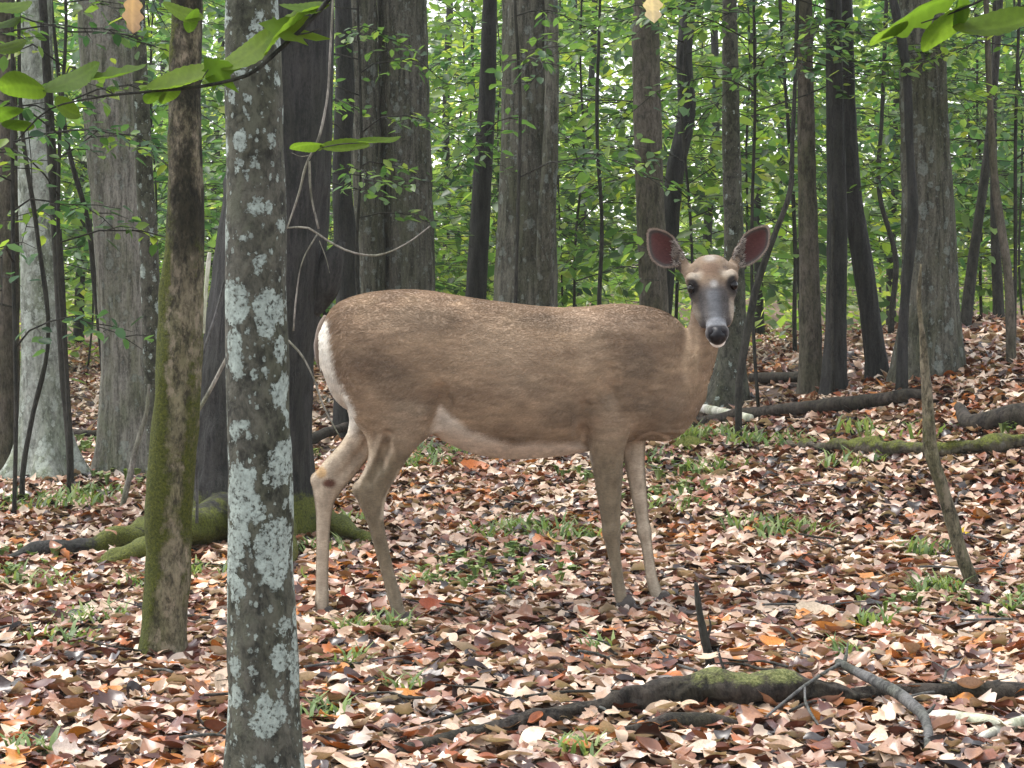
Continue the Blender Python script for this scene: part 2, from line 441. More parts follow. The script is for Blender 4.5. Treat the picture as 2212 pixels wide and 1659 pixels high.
def near_set(n):
    return [leaf_oval(.60, .08, .22, .15, n, 0, 4, .3, .02, 0), leaf_oval(.54, -.08, .3, .2, n, 0, 4, -.3, .015, 1), leaf_oval(.64, .1, -.2, -.3, n, 0, 4, .4, .02, 2), leaf_oval(.5, .15, .2, .3, n, 0, 4, .7, .015, .5),
            leaf_oval(.74, .05, .2, -.2, n + 3, .6, 4, .25, .025, 0), leaf_oval(.76, .08, -.25, .2, n + 3, .6, 4, .5, .025, 1.2), leaf_oval(.70, -.06, .35, .3, n + 3, .6, 4, -.3, .025, 2.2),
            leaf_lobed((-105, -55, 0, 55, 105), (.34, .5, .6, .5, .34), .30, .08, .2), leaf_oval(.46, .12, .5, .7, n, 0, 4, 1.2, .02, .3)]
near_t = near_set(7); fine_t = near_set(14)
mid_t = [leaf_oval(.56, .2, .5, .2, 5), leaf_oval(.52, -.2, .6, .3, 5), leaf_oval(.62, .3, -.5, -.4, 5), leaf_oval(.5, .5, .3, .5, 5), leaf_oval(.68, .15, .4, -.2, 7, .4), leaf_oval(.68, .3, -.6, .3, 7, .4)]
far_t = [leaf_oval(.55, .4, .6, .3, 2), leaf_oval(.6, -.3, -.5, .3, 2), leaf_oval(.5, .8, .4, .5, 2)]

def litter_pts(n, y0, y1, margin):
    y = np.sqrt(rng.uniform(y0 ** 2, y1 ** 2, n))
    x = rng.uniform(-1, 1, n) * (y * 1106 / F * margin + .25)
    return x, y

def litter_rnd(n, x, y):
    base = rng.uniform(0, 1, n)
    cl = fbm(np.column_stack([x * 1.6, y * 1.6, np.zeros(n)]), 2)   # drifts of darker and paler leaves
    return np.clip(base + (cl - .5) * .35, 0, 1)

parts_V, parts_F, parts_R, off = [], [], [], 0
HOOVES = [((u - HX) * (6.45 + y) / F, 6.45 + y) for u, y in ((872, -.08), (700, .085), (1350, -.075), (1428, .07))]
def off_hooves(x, y): return np.all([np.hypot(x - a, (y + .025 - b) * .8) > .055 for a, b in HOOVES], axis=0)
def add_litter(tm, x, y, lift, tilt, smin, smax):
    global off
    k = off_hooves(x, y); x, y = x[k], y[k]
    n = len(x)
    pos = np.column_stack([x, y, ground_z(x, y) + rng.uniform(0.002, lift, n)])
    Rm = rot_mats(rng.uniform(0, 6.28, n), rng.normal(0, tilt, n), rng.normal(0, tilt, n))
    V, Fl, A = scatter(tm, rng.integers(0, len(tm), n), pos, Rm, rng.uniform(smin, smax, n), litter_rnd(n, x, y))
    for f in Fl: parts_F.append(f + off)
    parts_V.append(V); parts_R.append(A); off += len(V)

add_litter(near_t, *litter_pts(16000, 3.9, 7.5, 1.25), .024, .17, .034, .086)
add_litter(mid_t, *litter_pts(19000, 7.3, 11, 1.2), .028, .18, .038, .088)
add_litter(far_t, *litter_pts(42000, 10.5, 24, 1.2), .035, .38, .045, .09)
add_litter(far_t, *litter_pts(6000, 2.0, 24, 2.6), .03, .35, .06, .12)
add_litter(mid_t, *litter_pts(14000, 2.6, 9.5, 2.3), .026, .26, .034, .078)
lit = link('leaf_litter', None); COL.objects.unlink(lit); bpy.data.objects.remove(lit)
tri = [f for f in parts_F if f.shape[1] == 3]; quad = [f for f in parts_F if f.shape[1] == 4]
lit = link('leaf_litter', new_mesh('leaf_litter', np.vstack(parts_V), [np.vstack(quad), np.vstack(tri)], {'rnd': np.concatenate(parts_R)}), M['litter'], ground)
lit['kind'] = 'stuff'
# the nearest fallen leaves, one object each
leaf_meshes = [new_mesh('fallen_leaf', tv - np.array([.5, 0, 0]), [tf], {'vein': ve, 'rnd': np.full(len(tv), .5)}) for tv, tf, ve in fine_t]
for me in leaf_meshes: me.materials.append(M['litter_one'])
nx, ny = 24, 12
for i in range(nx):
    for j in range(ny):
        v = 1659 + 20 - (j + R.random()) / ny * 300
        u = (i + R.random()) / nx * 2212
        Y = hit(u, v, 3.5, 9)
        x = (u - HX) * Y / F
        o = link('fallen_leaf', leaf_meshes[R.randrange(len(leaf_meshes))], None, ground)
        s = R.uniform(.045, .09)
        o.location = (x, Y, float(ground_z(x, Y)) + R.uniform(.020, .036)); o.scale = (s, s, s)
        o.rotation_euler = (R.gauss(0, .24), R.gauss(0, .24), R.uniform(0, 6.28))

# ------------------------------------------------------------------ damp air under the trees
hv = np.array([(x, y, z) for x in (-165., 165.) for y in (-65., 205.) for z in (-1.2, 14.)])
hq = np.array([(0, 1, 3, 2), (4, 6, 7, 5), (0, 4, 5, 1), (2, 3, 7, 6), (0, 2, 6, 4), (1, 5, 7, 3)])
hm = bpy.data.materials.new('haze'); hm.use_nodes = True; hn = hm.node_tree.nodes; hn.clear()
ho = hn.new('ShaderNodeOutputMaterial'); pv = hn.new('ShaderNodeVolumePrincipled')
pv.inputs['Color'].default_value = (.92, .97, .95, 1); pv.inputs['Density'].default_value = HAZE; pv.inputs['Anisotropy'].default_value = .2
hm.node_tree.links.new(pv.outputs[0], ho.inputs['Volume'])
tag(link('haze', new_mesh('haze', hv, [hq], smooth=False), hm), kind='stuff')

# ------------------------------------------------------------------ trees
def trunk_pts(st, Y, top=None):
    pts = [P(a, b, Y) for a, b, w in st]; rad = [w * .5 * Y / F for a, b, w in st]
    return np.array(pts), np.array(rad)

def make_tree(name, label, cat, st, Y, mat, seg=40, n=150, ridge=0., ridge_n=16, rough=.0, freq=14., extend=6.0, flare=0.35, moss=None, lichen=None,
              group=None, seed=1.0, extra=None, roots=()):
    """st: (vx, vy, width) from the base upwards; the trunk goes on above the last one"""
    pts, rad = trunk_pts(st, Y)
    gz = float(ground_z(pts[0][0], Y))
    base = np.array([pts[0][0], Y, gz])
    # foot below the litter, flared
    if pts[0][2] > gz + .02: pts = np.vstack([[pts[0][0], Y, gz], pts]); rad = np.r_[rad[0], rad]
    foot = pts[0].copy(); foot[2] = gz - .08
    pts = np.vstack([foot, pts]); rad = np.r_[rad[0], rad]
    if extend:
        d = pts[-1] - pts[-2]; d = d / np.linalg.norm(d); d = d * .5 + np.array([0, 0, .5]); d /= np.linalg.norm(d)
        pts = np.vstack([pts, pts[-1] + d * extend * .5, pts[-1] + d * extend]); rad = np.r_[rad, rad[-1] * .85, rad[-1] * .55]
    d = np.r_[0, np.cumsum(np.linalg.norm(np.diff(pts, axis=0), axis=1))]
    dd = np.linspace(0, d[-1], n)
    V, Q, T = tube_geo(pts, rad, n, seg, rough, freq, ridge, ridge_n, seed)
    if flare:
        h = np.maximum(V[:, 2] - gz, 0); k = 1 + flare * np.exp(-h / (.9 * rad[0] + .03))
        ang = np.arctan2(V[:, 1] - Y, V[:, 0] - base[0])
        k = 1 + (k - 1) * (1 + .5 * np.sin(ang * 5 + seed))
        V[:, 0] = base[0] + (V[:, 0] - base[0]) * k; V[:, 1] = Y + (V[:, 1] - Y) * k
    bag = Bag(); bag.add(V, Q, T)
    for rp, rr in roots:
        bag.tube(rp, rr, 60, 24, .026, 20, seed=seed + len(rp))
    if extra: extra(bag)
    root = empty(name, base, label, cat, group)
    allV = np.vstack(bag.V)
    at = {'moss': moss(allV, base) if moss else np.zeros(len(allV)), 'lichen': lichen(allV, base) if lichen else np.full(len(allV), .6)}
    link('trunk', bag.mesh('trunk', base, at), mat, root)
    return root, base

# lichen-covered young tree in front
def li_a(V, b):
    h = V[:, 2]
    return .68 + .22 * ss(1.15, .55, h) + .5 * (fbm(V * 5, 2) - .5)
make_tree('tree', 'slender dark trunk covered in pale round lichen patches, nearest the camera', 'tree',
          [(578, 1800, 176), (572, 1659, 160), (568, 1400, 152), (562, 1100, 142), (555, 800, 136), (552, 500, 130), (548, 250, 120), (545, 0, 114)],
          4.0, M['lichened'], 64, 300, rough=.008, freq=11, flare=.2, lichen=li_a, seed=3.1)
# mossy one to its left
Yb = hit(355, 1425)
make_tree('tree', 'slim mossy trunk with pale flaky bark, rising from the leaves left of the lichened trunk', 'tree',
          [(352, 1425, 92), (362, 1250, 96), (366, 1050, 104), (385, 850, 100), (392, 650, 96), (400, 450, 78), (400, 250, 70), (402, 0, 66)],
          Yb, M['mossy'], 56, 260, rough=.007, freq=26, flare=.18,
          moss=lambda V, b: .34 + .56 * ss(.35, -1.0, (V[:, 0] - b[0] - .04 * V[:, 2]) / .05) + .2 * ss(.7, 1.0, (V[:, 0] - b[0] - .04 * V[:, 2]) / .05) + .25 * ss(.9, .5, V[:, 2]) * ss(.1, .45, V[:, 2]) - .1 * ss(.2, 0, V[:, 2]) - .2 * ss(1.0, 1.3, V[:, 2]), lichen=lambda V, b: .25 + .75 * ss(.85, 1.15, V[:, 2]), seed=5.2)
# big dark tree behind both, with mossy roots
Yc = hit(548, 1165)
def W(vx, vy, Y): return P(vx, vy, Y)
def G(vx, vy, dz=0.0):
    Y = hit(vx, vy); p = P(vx, vy, Y); p[2] = float(ground_z(p[0], Y)) + dz; return p
rootsC = [([W(520, 1060, Yc), G(450, 1150, .12), G(370, 1172, .075), G(290, 1192, .055), G(190, 1205, .035), G(90, 1212, .035), G(10, 1222, .01)], [.12, .075, .058, .05, .036, .028, .014]),
          ([W(500, 1100, Yc - .1), G(420, 1195, .09), G(340, 1212, .06), G(250, 1228, .03), G(150, 1240, .0)], [.1, .06, .04, .028, .010]),
          ([W(600, 1080, Yc), G(670, 1160, .08), G(740, 1172, .055), G(820, 1185, .01)], [.11, .06, .035, .015]),
          ([W(560, 1100, Yc - .1), G(590, 1215, .06), G(600, 1260, .0)], [.11, .08, .03])]
def stubC(bag):
    bag.tube([W(640, 680, Yc), W(700, 610, Yc - .03), W(722, 560, Yc - .05), W(738, 520, Yc - .05)], [.07, .062, .04, .012], 24, 18, .016, 14, seed=2.)
make_tree('tree', 'big black-barked tree with green mossy spreading roots, behind the lichened trunk', 'tree',
          [(540, 1165, 245), (545, 1000, 232), (555, 800, 235), (578, 600, 232), (600, 400, 225), (615, 200, 200), (628, 0, 180)],
          Yc, M['dark'], 64, 220, ridge=.010, ridge_n=26, flare=.25, roots=rootsC, extra=stubC,
          moss=lambda V, b: .66 * ss(.30, .12, V[:, 2] - b[2]) * ss(-1.62, -1.40, V[:, 0]) + .12, seed=7.7)
# left group
Yd = hit(270, 1030)
make_tree('tree', 'straight thick grey trunk with ridged bark, left of the mossy trunk', 'tree',
          [(268, 1030, 112), (268, 800, 98), (255, 500, 102), (238, 250, 110), (226, 0, 118)], Yd, M['grey'], 56, 200, ridge=.007, ridge_n=22, flare=.25,
          moss=lambda V, b: .35 * ss(.3, 0, V[:, 2]) + .2, seed=9.1)
make_tree('tree', 'thin dark lichen-spotted trunk touching the right side of the ridged grey trunk', 'tree',
          [(334, 990, 36), (330, 800, 40), (322, 550, 42), (308, 300, 36), (298, 0, 30)], Yd - .7, M['lichened'], 28, 140, rough=.004, freq=20, flare=.1,
          lichen=lambda V, b: np.full(len(V), .55), seed=4.4)
Ye = hit(100, 1035)
make_tree('tree', 'pale smooth grey trunk flaring into a wide root foot, far left', 'tree',
          [(98, 1035, 112), (95, 900, 96), (92, 700, 92), (82, 450, 84), (78, 200, 74), (80, 0, 66)], Ye, M['pale'], 48, 160, rough=.006, freq=9, flare=.75,
          moss=lambda V, b: .45 * ss(.5, 0, V[:, 2]) + .15, lichen=lambda V, b: np.full(len(V), .8), seed=1.9)
make_tree('sapling', 'thin dark stem climbing against the pale smooth trunk', 'sapling',
          [(152, 1010, 14), (138, 800, 22), (128, 600, 24), (116, 400, 22), (104, 200, 20), (92, 0, 18)], Ye - .5, M['thin'], 12, 60, rough=.002, seed=2.2)
make_tree('tree', 'brown trunk cut off by the left edge of the view', 'tree',
          [(6, 1040, 66), (10, 800, 62), (14, 500, 52), (12, 200, 46), (8, 0, 44)], Ye + .1, M['brown'], 32, 120, ridge=.005, flare=.2, seed=6.0)
# behind the deer
Yg = 13.0
make_tree('tree', 'wide furrowed grey brown trunk behind the rump of the deer', 'tree',
          [(884, 1000, 118), (884, 640, 110), (878, 400, 108), (872, 200, 106), (868, 0, 104)], Yg, M['furrow'], 64, 200, ridge=.011, ridge_n=20, flare=.2,
          moss=lambda V, b: np.full(len(V), .25), seed=12.3)
make_tree('tree', 'narrower furrowed trunk pressed against the left of the wide one behind the rump', 'tree',
          [(800, 1000, 66), (802, 640, 60), (795, 400, 64), (785, 200, 66), (778, 0, 68)], Yg - .1, M['furrow'], 48, 180, ridge=.009, ridge_n=14, flare=.2, seed=14.3)
make_tree('tree', 'dark crooked trunk between the black tree and the furrowed twin trunks', 'tree',
          [(745, 1010, 60), (748, 760, 48), (750, 560, 54), (738, 380, 40), (745, 180, 42), (740, 0, 36)], 12.3, M['dark'], 30, 120, rough=.008, flare=.2, seed=15.3)
make_tree('tree', 'slim dark trunk leaning right, left of the broad trunk behind the back of the deer', 'tree',
          [(1010, 950, 46), (1028, 640, 44), (1040, 420, 40), (1052, 220, 36), (1058, 0, 30)], 12.2, M['dark'], 28, 120, ridge=.004, flare=.2, seed=16.3)
def forkJ(bag):
    Y = 11.7
    bag.tube([W(1172, 660, Y), W(1180, 480, Y - .12), (W(1190, 300, Y - .15)), W(1192, 100, Y - .1), W(1188, -100, Y), W(1185, -1200, Y)], [.04, .048, .04, .036, .034, .02], 120, 22, .006, 20, seed=3.3)
make_tree('tree', 'broad grey trunk with slimmer dark stem along its right edge, behind the deer', 'tree',
          [(1136, 980, 146), (1136, 650, 136), (1138, 450, 118), (1140, 250, 108), (1138, 0, 100)], 11.8, M['furrow'], 64, 200, ridge=.012, ridge_n=20, flare=.2, extra=forkJ,
          moss=lambda V, b: np.full(len(V), .2), seed=18.3)
make_tree('tree', 'smooth brown trunk right behind the deer, left of its raised ear', 'tree',
          [(1420, 960, 74), (1412, 660, 62), (1405, 450, 60), (1398, 250, 60), (1394, 0, 58)], 13.2, M['brown'], 40, 160, rough=.006, freq=9, ridge=.003, ridge_n=12, flare=.2, seed=20.3)
make_tree('tree', 'black leaning trunk with a bend, just right of the smooth brown trunk', 'tree',
          [(1420, 860, 44), (1444, 520, 40), (1460, 360, 40), (1484, 240, 38), (1478, 140, 36), (1488, 0, 30)], 14.0, M['dark'], 28, 130, rough=.008, flare=.2, seed=22.3)
Ym = hit(1570, 880)
make_tree('tree', 'lichen-grey trunk widening to a stout foot, behind the head of the deer', 'tree',
          [(1572, 880, 92), (1580, 780, 62), (1586, 600, 46), (1582, 400, 40), (1578, 200, 36), (1576, 0, 32)], Ym, M['lichened'], 40, 160, rough=.007, flare=.3,
          lichen=lambda V, b: np.full(len(V), .35), seed=24.3)
make_tree('tree', 'straight grey trunk standing alone between the deer and the black twin trunks', 'tree',
          [(1752, 858, 52), (1750, 700, 46), (1746, 500, 40), (1742, 300, 36), (1738, 0, 30)], hit(1752, 858), M['brown'], 36, 130, ridge=.005, flare=.25, seed=26.3)
Yo = hit(1800, 858)
make_tree('tree', 'upright dark trunk of the close pair left of the big right-hand tree', 'tree',
          [(1800, 858, 52), (1806, 700, 44), (1808, 480, 42), (1804, 250, 36), (1800, 0, 32)], Yo, M['dark'], 36, 130, ridge=.005, flare=.3, seed=28.3)
make_tree('tree', 'dark trunk leaning left out of the close pair beside the big right-hand tree', 'tree',
          [(1898, 832, 44), (1882, 700, 42), (1862, 560, 44), (1842, 430, 40), (1832, 250, 34), (1826, 0, 28)], Yo + .3, M['dark'], 32, 130, ridge=.005, flare=.3, seed=30.3)
Yq = hit(2005, 818)
make_tree('tree', 'big straight grey brown tree on the leafy bank at right', 'tree',
          [(2005, 818, 138), (2008, 650, 120), (2004, 450, 108), (1996, 250, 98), (1990, 0, 92)], Yq, M['furrow'], 64, 200, ridge=.010, ridge_n=22, flare=.2,
          moss=lambda V, b: .2 + .2 * ss(.5, 0, V[:, 2] - b[2]), seed=32.3)
make_tree('sapling', 'thin dark crooked stem winding up the left side of the big right-hand tree', 'sapling',
          [(1948, 815, 24), (1955, 640, 20), (1972, 470, 24), (1964, 300, 18), (1958, 150, 20), (1930, 0, 18)], Yq - .3, M['dark'], 14, 80, rough=.006, seed=34.3)
for (lab, st, Y, mt) in [
    ('thin black stem leaning right, right of the big right-hand tree', [(2078, 770, 24), (2092, 640, 25), (2110, 500, 22), (2126, 390, 20), (2150, 150, 16), (2160, 0, 14)], 13.2, 'thin'),
    ('thin pale stem with a slight curve at the right, on top of the bank', [(2186, 850, 24), (2178, 600, 20), (2150, 400, 17), (2138, 200, 14), (2130, 0, 12)], 10.5, 'brown'),
    ('short dark upright stem near the right edge, behind the pale curved stem', [(2160, 760, 30), (2156, 640, 24), (2150, 520, 20), (2146, 300, 15), (2150, 0, 12)], 13.6, 'thin'),
    ('thin dark stem leaning right beside the muzzle of the deer', [(1596, 840, 16), (1614, 720, 17), (1640, 600, 16), (1672, 510, 14), (1705, 420, 12), (1712, 300, 9)], 10.2, 'thin'),
    ('bare thin stem with a fork, left of the ridged grey trunk', [(236, 1000, 14), (224, 800, 13), (205, 620, 12), (190, 480, 12), (150, 330, 10), (120, 100, 8)], 10.8, 'thin'),
    ('pencil-thin dark stem far left, crossing the pale trunk', [(48, 1040, 12), (70, 900, 11), (102, 760, 10), (80, 500, 10), (48, 280, 9), (40, 0, 8)], 9.2, 'thin'),
    ('thin dark stem between the broad trunk and the smooth brown trunk', [(1292, 900, 11), (1294, 660, 10), (1300, 480, 9), (1290, 300, 8), (1296, 0, 7)], 13, 'thin'),
    ('thin bare stem between the lone grey trunk and the deer', [(1722, 850, 11), (1716, 700, 10), (1718, 560, 9), (1705, 300, 9), (1690, 100, 7)], 14, 'thin'),
    ('thin dark stem right of the leaning trunk, hugging the big tree', [(1935, 830, 14), (1925, 700, 13), (1935, 560, 12), (1900, 420, 10), (1905, 250, 9), (1915, 0, 9)], 13.5, 'thin'),
]:
    make_tree('sapling', lab, 'sapling', st, Y, M[mt], 10, 70, rough=.003, extend=2.5, flare=.1, seed=st[0][0] * .1)
# branchless far trunks
FT = [(170, 24, 26), (455, 30, 30), (700, 19, 22), (965, 27, 26), (1250, 28, 24), (1525, 24, 26), (1640, 22, 22), (1690, 34, 30), (1925, 21, 22), (2095, 30, 28), (1225, 40, 30), (360, 38, 30)]
for k, (px, Y, wv) in enumerate(FT):
    gx_ = (px - HX) * Y / F; bz = float(ground_z(gx_, min(Y, 24)) + .002 * max(Y - 24, 0)); vy = HY + (CAM_H - bz) * F / Y
    w = wv * 14 / Y * 1.5
    l = R.uniform(-30, 30)
    make_tree('tree', 'slim dark far trunk seen between the leafy understory', 'tree', [(px, vy, w), (px + l * .3, 500, w * .9), (px + l + R.uniform(-12, 12), 250, w * .8), (px + l * 1.5, 0, w * .72)],
              Y, M['dark'], 12, 40, rough=.006, group='slim far trunks in the understory', seed=k * 1.3, extend=4)

# ------------------------------------------------------------------ leafy understory
LV = np.array([[0, 0, 0], [.3, -.27, .05], [.3, .27, .05], [.68, -.23, .03], [.68, .23, .03], [1, 0, -.06], [.32, 0, -.02], [.68, 0, -.03]], float)
LF = np.array([[0, 1, 6], [0, 6, 2], [3, 5, 7], [7, 5, 4]]); LF4 = np.array([[1, 3, 7, 6], [6, 7, 4, 2]])
LT6 = (LV, np.vstack([LF, LF4[:, [0, 1, 2]], LF4[:, [0, 2, 3]]]), None)
LT4 = (np.array([[0, 0, 0], [.48, -.33, .06], [1, 0, -.05], [.48, .33, .06]], float), np.array([[0, 1, 2], [0, 2, 3]]), None)

def spray(bag, acc, p0, az, length, rr, droop, leaf, dens=1.0, tilt=.35, tw_n=7):
    """a flat, near-horizontal branch with side twigs and two rows of leaves"""
    d = np.array([math.cos(az), math.sin(az), 0]); up0 = R.uniform(.1, .8)
    s = np.linspace(0, 1, 7)
    C = p0 + d * (s * length)[:, None]; C[:, 2] += length * (up0 * s - (up0 + droop) * s ** 2) + 0
    C[1:] += np.cumsum(rng.normal(0, .022 * length, (6, 3)), 0)
    bag.tube(C, np.linspace(rr * .7, .0015, 7), 7, 5)
    side = np.array([-d[1], d[0], 0])
    ntw = max(3, int(length * tw_n))
    for k in range(ntw):
        u = .2 + .8 * (k + R.random() * .6) / ntw
        if u > 1: continue
        i = min(5, int(u * 6)); f = u * 6 - i
        b = C[i] * (1 - f) + C[i + 1] * f
        sg = 1 if k % 2 else -1
        tl = length * R.uniform(.22, .42) * (1.15 - .6 * u)
        td = d * R.uniform(.5, .8) + side * sg * R.uniform(.6, 1.0); td[2] += R.uniform(-.25, .1); td /= np.linalg.norm(td)
        tw = np.array([b, b + td * tl * .55 + rng.normal(0, .01, 3), b + td * tl + np.array([0, 0, -.06 * tl])])
        bag.tube(tw, [.0022 + rr * .15, .002, .001], 3, 3)
        nl = max(3, int(tl / (leaf * .55) * dens))
        uu = (np.arange(nl) + .6) / nl
        ps = tw[0] + (tw[2] - tw[0]) * uu[:, None] + rng.normal(0, .3 * leaf, (nl, 3))
        yaw = math.atan2(td[1], td[0]) + np.where(np.arange(nl) % 2 == 0, 1, -1) * rng.uniform(.5, 1.1, nl)
        acc.append((ps, yaw, rng.normal(.25, tilt * 1.3, nl), rng.normal(0, tilt * 1.3, nl), rng.uniform(.65, 1.25, nl) * leaf, np.clip(rng.normal(.46, .30, nl), 0, 1)))

def foliage(acc, tmpl, name):
    ps = np.vstack([a[0] for a in acc]); c = [np.concatenate([a[k] for a in acc]) for k in range(1, 6)]
    Rm = rot_mats(c[0], c[1], c[2])
    tv, tf, _ = tmpl
    n = len(ps)
    v = np.einsum('nij,vj->nvi', Rm, tv) * c[3][:, None, None] + ps[:, None, :]
    f = tf[None] + (np.arange(n) * len(tv))[:, None, None]
    return new_mesh(name, v.reshape(-1, 3), [f.reshape(-1, tf.shape[1])], {'rnd': np.repeat(c[4], len(tv))}, smooth=False)

def sapling_meshes(H, z0, nb, blen, leaf, tmpl, r0, lean=.1, dens=1.0, azr=None, tilt=.35, tw_n=7):
    bag = Bag(); acc = []
    k = 8
    C = np.zeros((k, 3)); C[:, 2] = np.linspace(-.05, H, k)
    C[1:, :2] += np.cumsum(rng.normal(0, lean * H / k * .5, (k - 1, 2)), 0)
    rad = np.linspace(r0, .006, k)
    bag.tube(C, rad, 24, 7, r0 * .15, 20)
    for q in range(nb):
        u = (q + R.random()) / nb; z = z0 + (H - z0) * u * .97
        b = np.array([np.interp(z, C[:, 2], C[:, 0]), np.interp(z, C[:, 2], C[:, 1]), z])
        az = R.uniform(*azr) if azr else q * 2.4 + R.uniform(-.5, .5)
        spray(bag, acc, b, az, blen * R.uniform(.6, 1.15) * (1.1 - .55 * u), .004 + .25 * np.interp(z, C[:, 2], rad), R.uniform(.05, .3), leaf, dens, tilt, tw_n)
    nv = sum(len(v) for v in bag.V)
    return bag.mesh('stem', attrs={'moss': np.zeros(nv), 'lichen': np.zeros(nv)}), foliage(acc, tmpl, 'crown')

def place_sapling(meshes, x, y, label, group, rz=0., s=1., lm='leaf'):
    z = float(ground_z(x, min(y, 24)) + .002 * max(y - 24, 0))
    root = empty('sapling', (x, y, z), label, 'sapling', group)
    root.rotation_euler.z = rz; root.scale = (s, s, s)
    link('stem', meshes[0], M['thin'], root); link('crown', meshes[1], M[lm], root)
    return root

# near ones whose layered sprays hang in front of the trunks
for (px, Y, H, z0, nb, bl, lf, lab) in [
    (150, 9.3, 3.6, 1.05, 24, 1.0, .075, 'young beech with flat leafy sprays before the ridged grey trunk at left'),
    (30, 8.8, 3.4, .65, 18, .8, .075, 'young leafy beech at the far left edge, branching low over the floor'),
    (790, 11.6, 3.6, 1.2, 26, .85, .07, 'young beech with leafy sprays in front of the furrowed twin trunks'),
    (1110, 10.6, 4.2, 1.3, 13, .8, .07, 'young beech with sparse sprays in front of the broad grey trunk'),
    (1640, 11.2, 3.6, 1.5, 26, 1.15, .07, 'young beech with dense sprays high up, above the head of the deer'),
    (1800, 10.8, 3.6, 1.5, 24, 1.1, .07, 'young beech with dense sprays high up, in front of the close dark pair'),
    (2190, 10.6, 4.0, .9, 22, .9, .07, 'young leafy beech by the right edge, on top of the bank'),
]:
    place_sapling(sapling_meshes(H, z0, nb, bl, lf * .86, LT6, .010, dens=1.25, tilt=.28, tw_n=10), (px - HX) * Y / F, Y, lab, None)
tm = [sapling_meshes(R.uniform(3.4, 4.4), R.uniform(.35, .9), 30, 1.6, .105, LT6, .010, dens=.80) for k in range(4)]
tf_ = [sapling_meshes(R.uniform(4.6, 6.2), R.uniform(.3, .8), 34, 2.2, .15, LT4, .016, dens=.80) for k in range(4)]
cnt = 0
def far_saplings(n, y0, y1, ms, lab, grp, lm):
    ang = 1106 / F * 1.32
    for k in range(n):
        y = y0 + (y1 - y0) * (k + R.random()) / n
        x = ((k * .618034 + R.uniform(-.12, .12)) % 1 * 2 - 1) * (y * ang + .8)
        if y > 17 and abs(HX + x * F / y - 1300) < 75 and R.random() < .8: continue    # a thin place in the wood
        place_sapling(ms[k % len(ms)], x, y, lab, grp, R.uniform(0, 6.28), R.uniform(.8, 1.15), lm)
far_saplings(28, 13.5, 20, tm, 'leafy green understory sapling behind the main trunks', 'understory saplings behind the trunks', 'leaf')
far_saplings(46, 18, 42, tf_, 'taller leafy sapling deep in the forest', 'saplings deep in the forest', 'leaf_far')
# far wood that closes the view
n = 100000
ya = rng.uniform(40, 62, n); xa = rng.uniform(-1, 1, n) * (ya * .33)
za = rng.uniform(.1, 10, n)
keep = fbm(np.column_stack([xa * .55, ya * .3, za * .55]), 3) > .535 + .3 * np.exp(-((xa - 2.4) / 1.3) ** 2 - ((za - 4.3) / 1.3) ** 2)
xa, ya, za = xa[keep], ya[keep], za[keep]; n = len(xa)
acc = [(np.column_stack([xa, ya, za]), rng.uniform(0, 6.28, n), rng.normal(0, .5, n), rng.normal(0, .5, n), rng.uniform(.18, .40, n), np.clip(rng.normal(.6, .25, n), 0, 1))]
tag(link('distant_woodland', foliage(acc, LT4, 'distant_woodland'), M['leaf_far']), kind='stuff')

n = 17000
ya = rng.uniform(19, 44, n); xa = rng.uniform(-1, 1, n) * (ya * .30); za = rng.uniform(0, 1, n) ** 1.5
hh_ = .25 + 1.1 * fbm(np.column_stack([xa * .5, ya * .25, np.zeros(n)]), 2) ** 2
acc = [(np.column_stack([xa, ya, ground_z(xa, np.minimum(ya, 24)) + .002 * np.maximum(ya - 24, 0) + za * hh_ * 1.6]), rng.uniform(0, 6.28, n), rng.normal(0, .45, n), rng.normal(0, .45, n), rng.uniform(.08, .17, n), np.clip(rng.normal(.5, .25, n), 0, 1))]
tag(link('undergrowth', foliage(acc, LT4, 'undergrowth'), M['leaf_far']), kind='stuff')

# ------------------------------------------------------------------ grass and small plants on the floor
gv, gf, gr = [], [], []
def tuft(x, y, n, h, spread):
    z = float(ground_z(x, y)); big = max(1.0, y / 6.5)
    for k in range(n):
        a = R.uniform(0, 6.28); b = R.random() ** .5 * spread
        p = np.array([x + math.cos(a) * b, y + math.sin(a) * b, z + .005]); L = h * big ** .6 * R.uniform(.5, 1.2); w = .0038 * big * R.uniform(.7, 1.8)
        az = R.uniform(0, 6.28); lean = R.uniform(.3, 1.2)
        d = np.array([math.cos(az) * lean, math.sin(az) * lean, 1.0]); d /= np.linalg.norm(d)
        sd = np.array([-math.sin(az), math.cos(az), 0]) * w
        mid = p + d * L * .55; tip = p + d * L * .95 + np.array([math.cos(az), math.sin(az), -.5]) * L * .25
        i = sum(len(v) for v in gv[-1:]) and 0
        base = tuft.n
        gv.append(np.array([p - sd, p + sd, mid - sd * .8, mid + sd * .8, tip])); tuft.n += 5
        gf.append([(base, base + 1, base + 3), (base, base + 3, base + 2), (base + 2, base + 3, base + 4)]); gr.extend([R.random()] * 5)
tuft.n = 0
